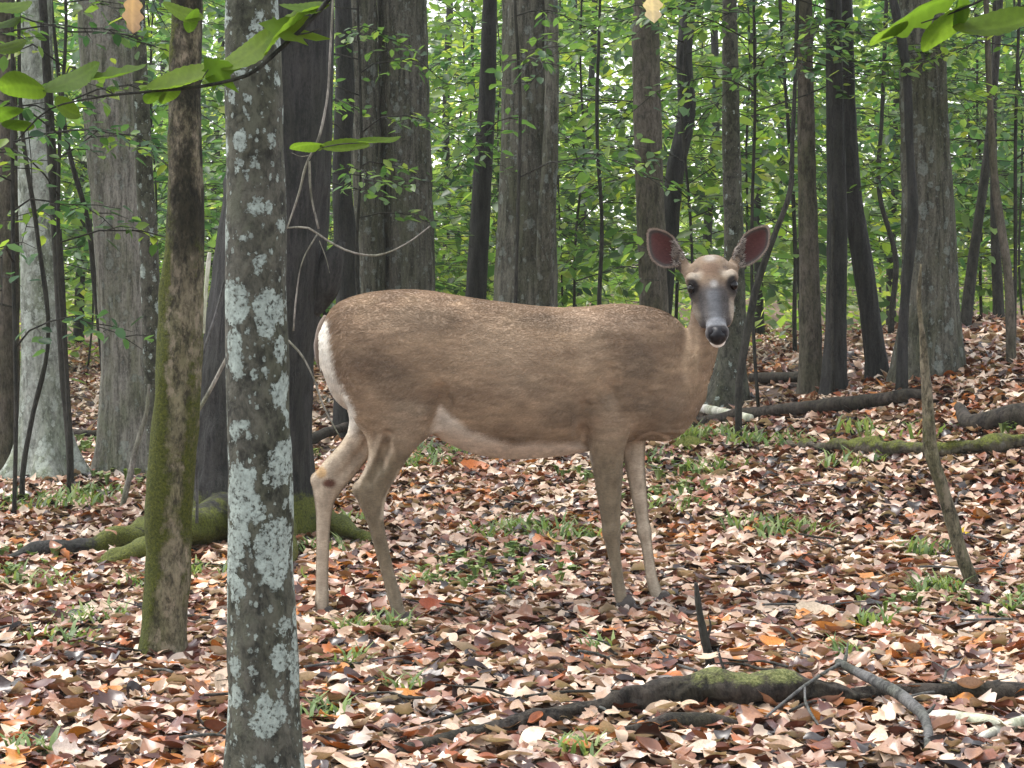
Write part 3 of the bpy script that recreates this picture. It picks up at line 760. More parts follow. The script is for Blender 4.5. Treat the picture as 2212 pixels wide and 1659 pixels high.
for (u, v, cnt_, sp) in [(1090, 1160, 26, .2), (1250, 1165, 22, .18), (1160, 1150, 14, .2), (900, 1010, 22, .25), (960, 985, 14, .25), (1540, 950, 26, .25), (1700, 960, 22, .35), (1660, 1150, 22, .2), (1720, 1160, 12, .2),
                        (2000, 1200, 16, .12), (2025, 1285, 22, .1), (190, 1345, 16, .15), (100, 1100, 26, .3), (210, 1085, 16, .25), (60, 1270, 16, .2), (130, 1395, 12, .12), (1560, 1020, 12, .2),
                        (770, 1370, 10, .08), (860, 1365, 8, .06), (700, 1200, 12, .15), (930, 1270, 10, .12), (1960, 940, 16, .4), (760, 1140, 10, .12), (1850, 1010, 10, .2), (700, 1560, 8, .08), (760, 1450, 10, .06), (1250, 1640, 8, .06),
                        (1880, 1360, 8, .06), (1830, 1430, 6, .05), (2200, 1330, 8, .06), (1400, 1000, 12, .3), (430, 1250, 10, .15), (300, 1280, 10, .15), (1450, 1110, 8, .2), (1300, 1420, 5, .06), (70, 1640, 8, .08), (880, 1500, 5, .06)]:
    Y = hit(u, v); tuft((u - HX) * Y / F, Y, cnt_ * 5, .075, sp * .8)
def seedling(x, y):
    z = float(ground_z(x, y)); big = max(1.0, y / 6.5) ** .5
    hgt = R.uniform(.02, .05) * big; c0 = np.array([x, y, z + hgt])
    for k in range(R.randint(3, 5)):
        a = R.uniform(0, 6.28); L = R.uniform(.016, .034) * big; d = np.array([math.cos(a), math.sin(a), R.uniform(-.2, .45)]); sd = np.array([-math.sin(a), math.cos(a), 0]) * L * .3
        base = tuft.n
        gv.append(np.array([c0, c0 + d * L * .55 - sd, c0 + d * L * .55 + sd, c0 + d * L, c0 + np.array([0, 0, -hgt])])); tuft.n += 5
        gf.append([(base, base + 1, base + 3), (base, base + 3, base + 2), (base, base + 1, base + 4)]); gr.extend([R.uniform(.35, 1)] * 5)
for k in range(3800):
    u, v = R.uniform(-50, 2260), 920 + 480 * R.random() ** 1.6
    Y = hit(u, v); x = (u - HX) * Y / F
    if float(vnoise(np.array([[x * 1.7 + 5, Y * 1.1, 3.0]]))[0]) > .72: seedling(x, Y)
gm = new_mesh('grass', np.vstack(gv), [np.array([x for f in gf for x in f])], {'rnd': np.array(gr)}, smooth=False)
tag(link('grass', gm, M['grass']), kind='stuff')

# ------------------------------------------------------------------ fallen logs, branches, sticks
def lying(name, label, cat, pts, rad, mat, seg=18, n=60, rough=.01, freq=16, moss=None, ridge=0., extra=(), lichen=None):
    """pts: (vx, vy, lift above floor)"""
    w = np.array([G(a, b, c) for a, b, c in pts]); o = w.mean(0); o[2] = float(ground_z(o[0], o[1]))
    bag = Bag(); bag.tube(w, rad, n, seg, rough, freq, ridge, 10, seed=pts[0][0] * .07)
    for ep, er in extra: bag.tube(np.array([G(a, b, c) for a, b, c in ep]), er, 14, 7, .002)
    V = np.vstack(bag.V)
    at = {'moss': moss(V) if moss else np.zeros(len(V)), 'lichen': np.full(len(V), .4)}
    return tag(link(name, bag.mesh(name, o, at), mat, None, o), label, cat)
topmoss = lambda V: .25 + .75 * ss(.03, .09, V[:, 2] - ground_z(V[:, 0], V[:, 1]))
lying('fallen_log', 'rotten dark log with pale moss on top, lying across the foreground at right', 'log',
      [(1000, 1606, .014), (1150, 1580, .024), (1300, 1560, .03), (1440, 1540, .042), (1560, 1536, .050), (1700, 1536, .046), (1800, 1532, .036), (1880, 1530, .02)],
      [.012, .018, .023, .032, .041, .037, .028, .012], M['rot'], 36, 190, .022, 26,
      moss=lambda V: .62 * ss(.03, .085, V[:, 2] - ground_z(V[:, 0], V[:, 1])) * ss(.30, .42, V[:, 0]) * ss(.74, .6, V[:, 0]) + .12)
lying('fallen_log', 'thin black log running on from the rotten one to the right edge', 'log',
      [(1840, 1524, .022), (1950, 1521, .024), (2060, 1521, .024), (2180, 1523, .026), (2330, 1527, .02)], [.016, .022, .023, .026, .02], M['rot'], 16, 60, .006, 20, moss=lambda V: np.full(len(V), .1))
lying('fallen_log', 'dark rotting stick half under leaves, bottom centre', 'log',
      [(790, 1650, .008), (880, 1640, .016), (960, 1622, .018), (1050, 1596, .016), (1180, 1586, .010)], [.009, .016, .018, .015, .007], M['rot'], 14, 60, .006, 24, moss=lambda V: np.full(len(V), .2))
lying('fallen_log', 'dark broken chunk of wood in front of the rotten log', 'log',
      [(1350, 1600, .016), (1430, 1592, .022), (1540, 1586, .02), (1600, 1580, .012)], [.013, .022, .02, .009], M['rot'], 14, 36, .01, 26, moss=lambda V: np.full(len(V), .1))
lying('fallen_branch', 'grey broken branch propped across the rotten log', 'branch',
      [(1810, 1502, .075), (1880, 1530, .066), (1950, 1562, .055), (1995, 1590, .04), (2005, 1640, .012)], [.009, .013, .014, .012, .007], M['greywood'], 10, 40, .003, 40,
      extra=[([(1822, 1506, .075), (1828, 1500, .09), (1832, 1490, .11)], [.006, .005, .002]), ([(1990, 1588, .04), (2010, 1585, .05), (2020, 1583, .06)], [.006, .005, .003])])
lying('fallen_branch', 'thin grey forked twig leaning left off the propped grey branch', 'branch',
      [(1815, 1505, .075), (1760, 1535, .07), (1690, 1570, .05), (1630, 1590, .02)], [.005, .004, .0035, .002], M['greywood'], 7, 24, .001, 40,
      extra=[([(1738, 1545, .066), (1745, 1580, .05), (1780, 1606, .02)], [.004, .0035, .002])])
lying('fallen_branch', 'bleached white piece of wood at the lower right edge', 'branch',
      [(1990, 1560, .014), (2060, 1575, .02), (2140, 1586, .022), (2180, 1592, .016)], [.008, .02, .018, .006], M['bleached'], 12, 30, .006, 26, moss=lambda V: np.full(len(V), .35))
lying('fallen_branch', 'second bleached stick at the right edge, tilted up', 'branch',
      [(2120, 1610, .014), (2190, 1590, .022), (2270, 1570, .03)], [.008, .014, .012], M['bleached'], 10, 20, .004, 26)
lying('fallen_log', 'bright mossy log on the slope at right, mid distance', 'log',
      [(1700, 975, .03), (1790, 985, .04), (1880, 990, .05), (1960, 995, .05), (2060, 996, .05), (2130, 990, .05), (2240, 980, .05), (2330, 976, .05)],
      [.012, .022, .036, .024, .026, .034, .024, .022], M['log'], 28, 170, .024, 22, moss=lambda V: .34 + .36 * ss(.02, .08, V[:, 2] - ground_z(V[:, 0], V[:, 1])) - .5 * ss(2.0, 2.3, V[:, 0]))
lying('fallen_log', 'dark log on the bank close to the right edge, above the mossy log', 'log',
      [(2070, 905, .05), (2120, 935, .04), (2190, 932, .06), (2300, 930, .06)], [.02, .04, .05, .05], M['rot'], 14, 40, .01, 16, moss=lambda V: np.full(len(V), .35))
lying('fallen_log', 'bare white log lying right of the chest of the deer', 'log',
      [(1480, 898, .05), (1530, 906, .05), (1620, 922, .04)], [.025, .026, .02], M['bleached'], 12, 24, .005, 16)
lying('fallen_log', 'long dark log below the trunks on the right', 'log',
      [(1500, 922, .02), (1600, 915, .04), (1720, 905, .05), (1850, 893, .05), (1960, 880, .05), (2010, 868, .04)], [.02, .035, .03, .035, .03, .015], M['rot'], 12, 60, .012, 14, moss=lambda V: np.full(len(V), .1))
lying('fallen_log', 'far dark log on the floor beyond the lone grey trunk', 'log',
      [(1625, 836, .05), (1700, 835, .05), (1790, 832, .05)], [.03, .03, .025], M['rot'], 10, 24, .008, 12)
lying('fallen_log', 'thin fallen log between the two left-hand trunks', 'log',
      [(140, 948, .04), (200, 952, .04), (250, 950, .04)], [.02, .02, .018], M['rot'], 10, 24, .006, 12)
lying('fallen_log', 'dark log behind the hind legs of the deer', 'log',
      [(560, 1005, .02), (640, 985, .05), (700, 965, .07), (760, 950, .08)], [.02, .03, .03, .02], M['rot'], 12, 30, .01, 16)
for u, v, dz in [(1120, 1560, .05), (1210, 1545, .055), (1290, 1530, .07), (1370, 1512, .085), (1440, 1505, .095), (1530, 1500, .10), (1640, 1500, .095), (1730, 1505, .085), (1790, 1512, .07), (1330, 1560, .03), (1500, 1575, .03), (1620, 1572, .03), (1760, 1562, .03),
               (1960, 1512, .05), (2100, 1515, .05), (1780, 978, .09), (1900, 975, .10), (2060, 982, .09), (330, 1165, .12), (240, 1190, .09), (120, 1202, .06)]:
    p = G(u, v + 14, dz); o = link('fallen_leaf', leaf_meshes[R.randrange(len(leaf_meshes))], None, ground); o.location = p; s = R.uniform(.045, .075); o.scale = (s, s, s)
    o.rotation_euler = (R.gauss(0, .3), R.gauss(0, .3), R.uniform(0, 6.28))
tw_m = []
for k in range(4):
    bag = Bag(); L_ = .16 + .08 * k
    c_ = np.column_stack([np.linspace(-L_ / 2, L_ / 2, 5), rng.normal(0, .008, 5), .006 + np.abs(rng.normal(0, .006, 5))])
    bag.tube(c_, [.004, .0038, .003, .0025, .001], 12, 6, .0008, 60); bag.tube(np.array([c_[2], c_[2] + [.03, .04, .008], c_[2] + [.05, .07, .004]]), [.002, .0015, .0008], 5, 5)
    nv = sum(len(v) for v in bag.V); me = bag.mesh('twig', attrs={'moss': np.zeros(nv), 'lichen': np.zeros(nv)}); me.materials.append(M['thin'] if k % 2 else M['greywood']); tw_m.append(me)
for k in range(46):
    u, v = R.uniform(20, 2190), R.uniform(1060, 1640); Y = hit(u, v); x = (u - HX) * Y / F
    o = link('twig', tw_m[k % 4]); o.location = (x, Y, float(ground_z(x, Y)) + .022); o.rotation_euler = (R.gauss(0, .1), R.gauss(0, .12), R.uniform(0, 3.14))
    tag(o, 'thin bare twig lying loose on the fallen leaves', 'twig', 'loose twigs lying in the leaf litter')
lying('moss_clump', 'rounded green moss clump on the ground by the chest of the deer', 'moss', [(1440, 968, -.01), (1490, 972, .02), (1545, 968, -.01)], [.02, .05, .02], M['log'], 16, 30, .02, 14, moss=lambda V: np.full(len(V), 1.1))

def stick(name, label, cat, st, Y, mat, rough=.003, moss=None, extra=(), seg=10, n=50):
    pts, rad = trunk_pts(st, Y); o = pts[0].copy()
    bag = Bag(); bag.tube(pts, rad, n, seg, rough, 30, seed=st[0][0] * .03)
    for e in extra:
        p, r_ = trunk_pts(e, Y); bag.tube(p, r_, 16, 6, .001)
    V = np.vstack(bag.V)
    return tag(link(name, bag.mesh(name, o, {'moss': moss(V) if moss else np.zeros(len(V)), 'lichen': np.full(len(V), .4)}), mat, None, o), label, cat)
Yv = hit(2105, 1268)
stick('dead_sapling', 'bare crooked dead sapling rising from the leaves at right, in front of the mossy log', 'sapling',
      [(2112, 1285, 30), (2085, 1220, 30), (2060, 1140, 31), (2035, 1050, 29), (2012, 980, 30), (2006, 900, 26), (1998, 800, 20), (1992, 720, 14), (1985, 640, 10), (1990, 570, 5)], Yv, M['mossy'],
      moss=lambda V: .45 * ss(.42, .5, V[:, 2]) * ss(.62, .56, V[:, 2]) + .1, n=90, rough=.004)
stick('broken_stem', 'short black broken stem standing upright in the leaves before the rotten log', 'stem',
      [(1545, 1470, 20), (1532, 1420, 20), (1518, 1360, 17), (1508, 1300, 15), (1503, 1258, 9)], hit(1542, 1460), M['thin'], extra=[[(1525, 1385, 8), (1535, 1350, 6), (1530, 1330, 4)]])
stick('twig', 'thin dark upright twig right of the broken stem', 'twig', [(1580, 1470, 8), (1562, 1440, 7), (1550, 1400, 5)], hit(1580, 1470), M['greywood'], .001)
stick('twig', 'grey leaning twig left of the mossy trunk', 'twig', [(258, 1120, 12), (275, 1050, 13), (296, 960, 11), (318, 880, 9), (322, 830, 6)], hit(258, 1115), M['twig'], .001)
stick('twig', 'pale straight twig between the mossy trunk and the lichened trunk', 'twig', [(420, 900, 9), (450, 850, 9), (480, 792, 8), (510, 735, 5)], 7.2, M['twig'], .001)
stick('twig', 'thin pale stem standing left of the black tree', 'twig', [(425, 1130, 7), (440, 760, 7), (466, 680, 7), (486, 600, 5), (500, 500, 4)], 7.3, M['greywood'], .001)
stick('twig', 'white peeled stem stub beside the lichened trunk', 'twig', [(440, 720, 6), (444, 640, 9), (450, 570, 10), (453, 545, 8)], 7.5, M['bleached'], .001)
Yt = 5.2
hang = stick('hanging_twig', 'pale dead twig hanging down in front of the black tree, forked below', 'twig',
      [(722, -60, 5), (714, 100, 5), (704, 230, 5), (684, 310, 5.5), (664, 350, 6), (645, 420, 5), (620, 494, 4)], Yt, M['twig'], .0008,
      extra=[[(668, 345, 7), (672, 420, 6), (688, 494, 5)], [(622, 492, 5), (665, 492, 6), (700, 515, 6), (760, 545, 5), (812, 552, 5), (880, 525, 4), (930, 488, 3)],
             [(686, 505, 5), (655, 560, 4), (640, 640, 4), (634, 715, 4)], [(622, 735, 6), (650, 765, 6), (672, 805, 5), (700, 880, 4), (735, 945, 3)], [(690, 520, 3), (705, 560, 3), (712, 590, 2)],
             [(672, 335, 4), (650, 338, 3), (630, 330, 2)]], seg=8)

# ------------------------------------------------------------------ foreground leaves
def photo_leaf(parent, name, base, tip, w_v, Y, kind='oval', mat='bigleaf', depth=.03, wdepth=.06, flip=1, fold=.25, bend=.25):
    """a real leaf between two points; wdepth: how far its blade turns away in depth"""
    b = P(*base, Y); t_ = P(*tip, Y + depth)
    L = t_ - b; ln = np.linalg.norm(L); ex = L / ln
    perp = np.array([-ex[2], 0, ex[0]]) * flip
    wreal = np.hypot(w_v * Y / F, wdepth)
    ey = perp * (w_v * Y / F) + np.array([0, wdepth, 0]); ey -= ex * ey.dot(ex); ey /= np.linalg.norm(ey)
    ez = np.cross(ex, ey)
    if kind == 'oval': tv, tf, ve = leaf_oval(.66, fold, bend, .15, 44, .0, 8, .3, .015, base[0] * .1); tv[:, 2] += .010 * np.sin(tv[:, 0] * 60 - np.abs(tv[:, 1]) * 40)
    elif kind == 'oak': tv, tf, ve = leaf_oval(.66, fold, bend, .2, 18, .5, 6, .3, .02, base[0] * .1)
    else: tv, tf, ve = leaf_lobed((-112, -48, 0, 48, 112), (.30, .56, .70, .56, .30), .34, fold, bend)
    if kind != 'maple':
        fr = (tv[:, 0] * 8 - np.abs(tv[:, 1]) * 4.5) % 1.0
        ve = np.maximum(ve * 1.6, .9 * np.exp(-((fr - .5) / .14) ** 2)); tv[:, 2] -= .006 * np.exp(-((fr - .5) / .2) ** 2)
    wid = tv[:, 1].max() - tv[:, 1].min()
    V = tv[:, 0:1] * L + tv[:, 1:2] * ey * (wreal / wid) + tv[:, 2:3] * ez * ln * .6
    ct = V.mean(0)
    me = new_mesh(name, V - V[0], [tf], {'vein': ve, 'rnd': np.full(len(V), .5)})
    m_ = M[mat] if isinstance(mat, str) else mat
    if parent is not None:
        o = link(name, me, m_, parent); o.location = Vector(b) - parent.location
    else:
        o = link(name, me, m_); o.location = b
    return o
def leafy_branch(label, Y, stems, leaves):
    p, r_ = trunk_pts(stems[0], Y)
    root = empty('leafy_branch', p[0], label, 'branch')
    bag = Bag()
    for s in stems:
        p2, r2 = trunk_pts(s, Y); bag.tube(p2, r2, 30, 7, .0006, 40)
    nv = sum(len(v) for v in bag.V)
    link('stem', bag.mesh('stem', p[0], {'moss': np.zeros(nv), 'lichen': np.zeros(nv)}), M['thin'], root)
    for L in leaves: photo_leaf(root, 'leaf', *L[:3], Y, **(L[3] if len(L) > 3 else {}))
    return root
leafy_branch('dark branch of large bright green leaves hanging across the upper left', 3.4,
    [[(760, -120, 11), (716, -10, 11), (660, 55, 10), (600, 110, 10), (540, 160, 9), (480, 178, 8), (410, 190, 7), (320, 198, 6), (200, 212, 5), (100, 240, 4), (40, 300, 3)],
     [(640, 75, 5), (670, 70, 4), (690, 62, 3)], [(430, 186, 4), (440, 165, 3), (450, 150, 3)], [(250, 206, 4), (220, 190, 3), (190, 180, 3)], [(60, 275, 3), (66, 330, 3), (70, 420, 2)]],
    [((316, 192), (485, 140), 50, dict(wdepth=.07)), ((478, 150), (600, 62), 60, dict(wdepth=.05)), ((570, 118), (712, 2), 26, dict(wdepth=.07, bend=-.2)), ((466, 150), (542, 228), 78, dict(kind='maple', wdepth=.02, flip=-1, bend=.1)),
     ((612, 62), (770, 98), 70, dict(kind='maple', wdepth=.05, bend=.1)), ((605, 12), (712, 12), 34, dict(wdepth=.07)), ((96, 190), (-4, 188), 56, dict(wdepth=.05)), ((94, 198), (216, 136), 54, dict(wdepth=.05)),
     ((195, 172), (316, 136), 34, dict(kind='oak', wdepth=.06)), ((118, 218), (174, 250), 36, dict(wdepth=.04)), ((60, 262), (14, 278), 26, dict(wdepth=.05)), ((380, 184), (350, 226), 24, dict(wdepth=.03)), ((345, 196), (318, 224), 22, dict(wdepth=.03)),
     ((-30, 110), (58, 88), 38, dict(wdepth=.05)), ((-40, 66), (44, 36), 36, dict(wdepth=.06)), ((-40, 20), (70, 4), 40, dict(wdepth=.06)), ((352, 8), (440, 40), 34, dict(wdepth=.05)), ((420, 20), (410, 70), 22, dict(wdepth=.03)), ((40, 232), (-20, 262), 24, dict(wdepth=.05))])
leafy_branch('cluster of long bright green leaves hanging in at the upper right corner', 3.6,
    [[(2290, -140, 8), (2200, -60, 7), (2120, 0, 6), (2050, 30, 4), (1990, 50, 3)]],
    [((2070, -10), (1900, 82), 52, dict(kind='oak', wdepth=.06)), ((2090, 10), (1992, 112), 56, dict(kind='oval', wdepth=.05)), ((2060, 62), (2250, 30), 56, dict(kind='oval', wdepth=.07)), ((1960, 45), (1880, 100), 26, dict(kind='oval', wdepth=.05)),
     ((2110, -30), (2230, -20), 44, dict(kind='maple', wdepth=.06)), ((2080, -20), (2070, 70), 40, dict(kind='oval', wdepth=.03))])
tr = [((700, 312), (625, 322), 22), ((690, 318), (800, 312), 30), ((770, 306), (866, 294), 16)]
lb = leafy_branch('three narrow light green leaves on a thin twig before the black tree', Yt - .05, [[(668, 348, 3), (690, 322, 3), (720, 314, 3), (790, 308, 2)]], [(a, b, w, dict(kind='oval', wdepth=.04)) for a, b, w in tr])
DRY = plain_leaf('dry hanging leaf', (.42, .27, .17), .3); M['dry'] = DRY
PALE = plain_leaf('pale hanging leaf', (.62, .5, .34), .35)
def hung_leaf(label, b, t_, w, Y, mat):
    o = photo_leaf(None, 'dead_leaf', b, t_, w, Y, kind='oak', mat=mat, wdepth=.02, fold=.5, depth=.0)
    return tag(o, label, 'leaf')
hung_leaf('curled tan dead leaf hanging at the top edge by the ridged grey trunk', (288, -20), (286, 72), 44, 3.4, DRY)
hung_leaf('pale yellowish dead leaf hanging at the top of the smooth brown trunk', (1408, -30), (1412, 50), 46, 5.5, PALE)

# single fallen leaves that catch the eye
def floor_leaf(label, u, v, size, col, az=0.3, tilt=.5, kind='oak'):
    Y = hit(u, v); x = (u - HX) * Y / F
    tv, tf, ve = leaf_oval(.7, .3, .4, .2, 8, .25) if kind == 'oak' else leaf_lobed((-110, -52, 0, 52, 110), (.32, .5, .6, .5, .32), .26, .25, .35)
    o = link('fallen_leaf', new_mesh('fallen_leaf', tv - np.array([.5, 0, 0]), [tf], {'vein': ve, 'rnd': np.full(len(tv), .5)}), plain_leaf('fallen leaf ' + label.split()[0], col))
    o.location = (x, Y, float(ground_z(x, Y)) + .03); o.scale = (size,) * 3; o.rotation_euler = (tilt, .1, az)
    return tag(o, label, 'leaf')
floor_leaf('bright yellow fallen leaf beside the bare dead sapling', 2084, 1170, .055, (.75, .55, .04), .5, .9, 'm')
floor_leaf('yellow tan fallen leaf on the floor under the belly of the deer', 1195, 1182, .085, (.60, .42, .12), 1.2, .6, 'm')
floor_leaf('large rust orange fallen leaf under the belly, behind the deer', 1026, 1022, .14, (.42, .13, .04), .1, .5)
floor_leaf('deep red fallen leaf between the hind hooves', 750, 1305, .075, (.30, .045, .02), 1.0, .8, 'm')
floor_leaf('rust red fallen leaf in front of the near hind hoof', 935, 1330, .085, (.30, .07, .03), .1, .5)
floor_leaf('fresh light green leaf near the foot of the lichened trunk, by the far hind hoof', 660, 1265, .085, (.26, .38, .06), 1.5, 1.0, 'm')
floor_leaf('orange fallen leaf on the right, uphill of the rotten log', 1668, 1415, .085, (.55, .22, .05), .6, .5)
floor_leaf('long pale cream fallen leaf right of the front hooves', 1765, 1345, .12, (.52, .42, .32), -.2, .4)

# ------------------------------------------------------------------ the deer
exec_deer = True
YD = 6.45
SD = YD / F
def VX(X): return HX + X / SD
def VZ(Z): return HY - (Z - CAM_H) / SD
h = .005
x0, x1 = (660 - HX) * SD, (1615 - HX) * SD
z0, z1 = -.05, 1.10
y0, y1 = -.27, .24
xs = np.arange(x0, x1, h); ys = np.arange(y0, y1, h); zs = np.arange(z0, z1, h)
Fd = np.full((len(xs), len(ys), len(zs)), .3, np.float32)

def sm(v, k):                     # smooth a 1-D profile
    w = np.hanning(2 * k + 3)[1:-1]; w /= w.sum()
    return np.convolve(np.pad(v, k, mode='edge'), w, 'valid')
def smin(a, b, k):
    hh = np.clip(.5 + .5 * (b - a) / k, 0, 1); return b + (a - b) * hh - k * hh * (1 - hh)
def ell(u, v, ru, rv):
    k0 = np.sqrt((u / ru) ** 2 + (v / rv) ** 2) + 1e-6; k1 = np.sqrt((u / ru ** 2) ** 2 + (v / rv ** 2) ** 2) + 1e-6
    return k0 * (k0 - 1) / k1
def blend(sl, d, k):
    Fd[sl] = smin(Fd[sl], d.astype(np.float32), k)

def idx(arr, lo, hi): return slice(max(0, int((lo - arr[0]) / h)), min(len(arr), int((hi - arr[0]) / h) + 2))

# trunk of the body, lofted along x: (vx, top, bottom, half width)
T_ = np.array([(692, 722, 775, .03), (698, 700, 800, .062), (708, 676, 835, .088), (722, 660, 862, .108), (750, 644, 885, .128), (790, 633, 900, .145), (835, 627, 910, .152), (885, 625, 918, .152), (935, 629, 938, .150),
               (985, 638, 966, .155), (1034, 646, 983, .165), (1080, 652, 990, .172), (1120, 657, 992, .175), (1165, 662, 989, .174), (1215, 665, 984, .166), (1265, 663, 976, .152), (1310, 658, 964, .142), (1350, 656, 956, .130),
               (1395, 661, 950, .114), (1435, 672, 954, .100), (1465, 690, 946, .088), (1495, 730, 915, .072), (1515, 780, 880, .05), (1526, 815, 850, .025)], float)
vx = VX(xs); ins = (vx >= T_[0, 0]) & (vx <= T_[-1, 0]); i0, i1 = np.where(ins)[0][[0, -1]]
top = sm(np.interp(vx, T_[:, 0], T_[:, 1]), 6); bot = sm(np.interp(vx, T_[:, 0], T_[:, 2]), 6); wd = sm(np.interp(vx, T_[:, 0], T_[:, 3]), 6)
zt = CAM_H + (HY - top) * SD; zb = CAM_H + (HY - bot) * SD
zc = (zt + zb) / 2; hz = (zt - zb) / 2
XX = slice(i0, i1 + 1)
d = ell(ys[None, :, None] , zs[None, None, :] - zc[XX, None, None], wd[XX, None, None] + 0 * ys[None, :, None], hz[XX, None, None])
# back a little narrower than the belly
blend((XX, slice(None), slice(None)), d, .01)

def limb(st, Yb, k, p=2.0):
    """st: (vy, x left, x right, y offset, half depth), pixel edges at that depth"""
    st = np.array(st, float)
    Yl = YD + st[:, 3]
    Z = CAM_H + (HY - st[:, 0]) * Yl / F
    xl = (st[:, 1] - HX) * Yl / F; xr = (st[:, 2] - HX) * Yl / F
    o = np.argsort(Z); Z, xl, xr, yo, ry = Z[o], xl[o], xr[o], st[o, 3], st[o, 4]
    zi = idx(zs, Z[0], Z[-1]); zz = zs[zi]
    f = lambda a: sm(np.interp(zz, Z, a), 4)
    xc, rx, yc, ryy = f((xl + xr) / 2), f((xr - xl) / 2), f(yo), f(ry)
    lean = 1 - .09 * ss(1080, 1130, VZ(zz))
    if st[:, 0].max() > 1200: rx = rx * lean; ryy = ryy * lean
    xi = idx(xs, xl.min() - .06, xr.max() + .06); yi = idx(ys, (yo - ry).min() - .06, (yo + ry).max() + .06)
    X_ = xs[xi][:, None, None] - xc[None, None, :]; Y_ = ys[yi][None, :, None] - yc[None, None, :]
    dd = ell(X_, Y_, rx[None, None, :] + 0 * Y_, ryy[None, None, :] + 0 * X_)
    dd = np.maximum(dd, np.maximum(Z[0] - zz, zz - Z[-1])[None, None, :])
    blend((xi, yi, zi), dd, k)

def blob(vx_, vy_, y, rx, ry, rz, k, ang=0.):
    c = np.array([(vx_ - HX) * (YD + y) / F, y, CAM_H + (HY - vy_) * (YD + y) / F])
    m_ = max(rx, ry, rz) + .06
    xi, yi, zi = idx(xs, c[0] - m_, c[0] + m_), idx(ys, c[1] - m_, c[1] + m_), idx(zs, c[2] - m_, c[2] + m_)
    X_ = xs[xi][:, None, None] - c[0]; Y_ = ys[yi][None, :, None] - c[1]; Z_ = zs[zi][None, None, :] - c[2]
    ca, sa = math.cos(ang), math.sin(ang); Xr = X_ * ca + Z_ * sa; Zr = -X_ * sa + Z_ * ca
    k0 = np.sqrt((Xr / rx) ** 2 + (Y_ / ry) ** 2 + (Zr / rz) ** 2) + 1e-6; k1 = np.sqrt((Xr / rx ** 2) ** 2 + (Y_ / ry ** 2) ** 2 + (Zr / rz ** 2) ** 2) + 1e-6
    blend((xi, yi, zi), k0 * (k0 - 1) / k1, k)

# hind legs
limb([(720, 745, 860, -.09, .04), (770, 722, 915, -.085, .062), (830, 735, 935, -.085, .070), (880, 752, 950, -.085, .068), (915, 770, 938, -.085, .062), (944, 792, 920, -.085, .054), (980, 798, 888, -.083, .043), (1010, 790, 868, -.082, .035),
      (1040, 772, 850, -.08, .030), (1058, 764, 840, -.08, .029), (1078, 771, 833, -.08, .028), (1100, 781, 829, -.08, .025), (1130, 792, 831, -.08, .022), (1161, 801, 836, -.08, .020), (1222, 818, 849, -.08, .019), (1262, 829, 860, -.08, .021),
      (1285, 834, 868, -.08, .024), (1310, 842, 873, -.08, .021), (1335, 846, 882, -.08, .022), (1352, 850, 888, -.08, .022)], -.085, .018)
limb([(800, 725, 880, .085, .065), (860, 745, 900, .085, .065), (905, 756, 860, .085, .058), (935, 752, 838, .085, .05), (964, 732, 818, .085, .04), (985, 711, 800, .085, .035), (1008, 690, 782, .085, .031), (1033, 676, 762, .085, .03),
      (1055, 675, 742, .085, .029), (1083, 680, 722, .085, .025), (1128, 682, 715, .085, .021), (1211, 682, 711, .085, .019), (1265, 681, 710, .085, .021), (1290, 679, 712, .085, .024), (1315, 681, 710, .085, .021), (1338, 678, 716, .085, .022)], .085, .018)
# fore legs
limb([(740, 1290, 1375, -.075, .03), (800, 1275, 1385, -.085, .048), (860, 1262, 1380, -.088, .056), (905, 1262, 1368, -.086, .054), (940, 1266, 1358, -.084, .050), (977, 1271, 1347, -.08, .044), (1020, 1281, 1345, -.078, .035), (1072, 1291, 1342, -.075, .027),
      (1120, 1297, 1341, -.075, .024), (1155, 1301, 1343, -.075, .025), (1180, 1307, 1340, -.075, .021), (1227, 1318, 1345, -.075, .018), (1258, 1320, 1349, -.075, .020), (1278, 1323, 1354, -.075, .022), (1296, 1329, 1355, -.075, .020), (1316, 1332, 1363, -.075, .022)], -.08, .022)
limb([(800, 1300, 1390, .075, .05), (880, 1310, 1400, .075, .05), (930, 1335, 1396, .07, .046), (994, 1348, 1392, .07, .036), (1039, 1357, 1395, .07, .028), (1111, 1371, 1401, .07, .023), (1150, 1377, 1408, .07, .025), (1172, 1383, 1409, .07, .021), (1222, 1391, 1416, .07, .018),
      (1248, 1394, 1421, .07, .020), (1268, 1398, 1429, .07, .022), (1286, 1405, 1432, .07, .020), (1305, 1408, 1443, .07, .022)], .075, .022)
# muscles
blob(1325, 800, -.085, .075, .045, .15, .05, .2)
blob(1290, 905, -.09, .05, .04, .045, .03)
blob(850, 820, -.10, .11, .05, .12, .05, -.3)
blob(1110, 860, -.10, .22, .06, .12, .06)
blob(1385, 840, -.05, .07, .06, .10, .05)
blob(905, 905, -.085, .045, .045, .05, .03)
for a_ in ((773, 1057, -.08, .016, .018, .022), (684, 1036, .085, .018, .02, .022), (1318, 1150, -.082, .021, .018, .026), (1391, 1148, .062, .020, .018, .025)): blob(*a_, .010)
# flank web
blob(935, 890, -.08, .04, .035, .05, .03)
# neck
limb([(575, 1504, 1566, .0, .045), (610, 1500, 1566, -.005, .05), (650, 1496, 1564, -.012, .054), (690, 1491, 1559, -.015, .058), (730, 1482, 1555, -.015, .064), (770, 1462, 1547, -.010, .074), (810, 1440, 1535, -.004, .086), (850, 1420, 1520, .0, .095), (890, 1405, 1500, .0, .10), (930, 1400, 1470, 0, .08)], 0, .022)

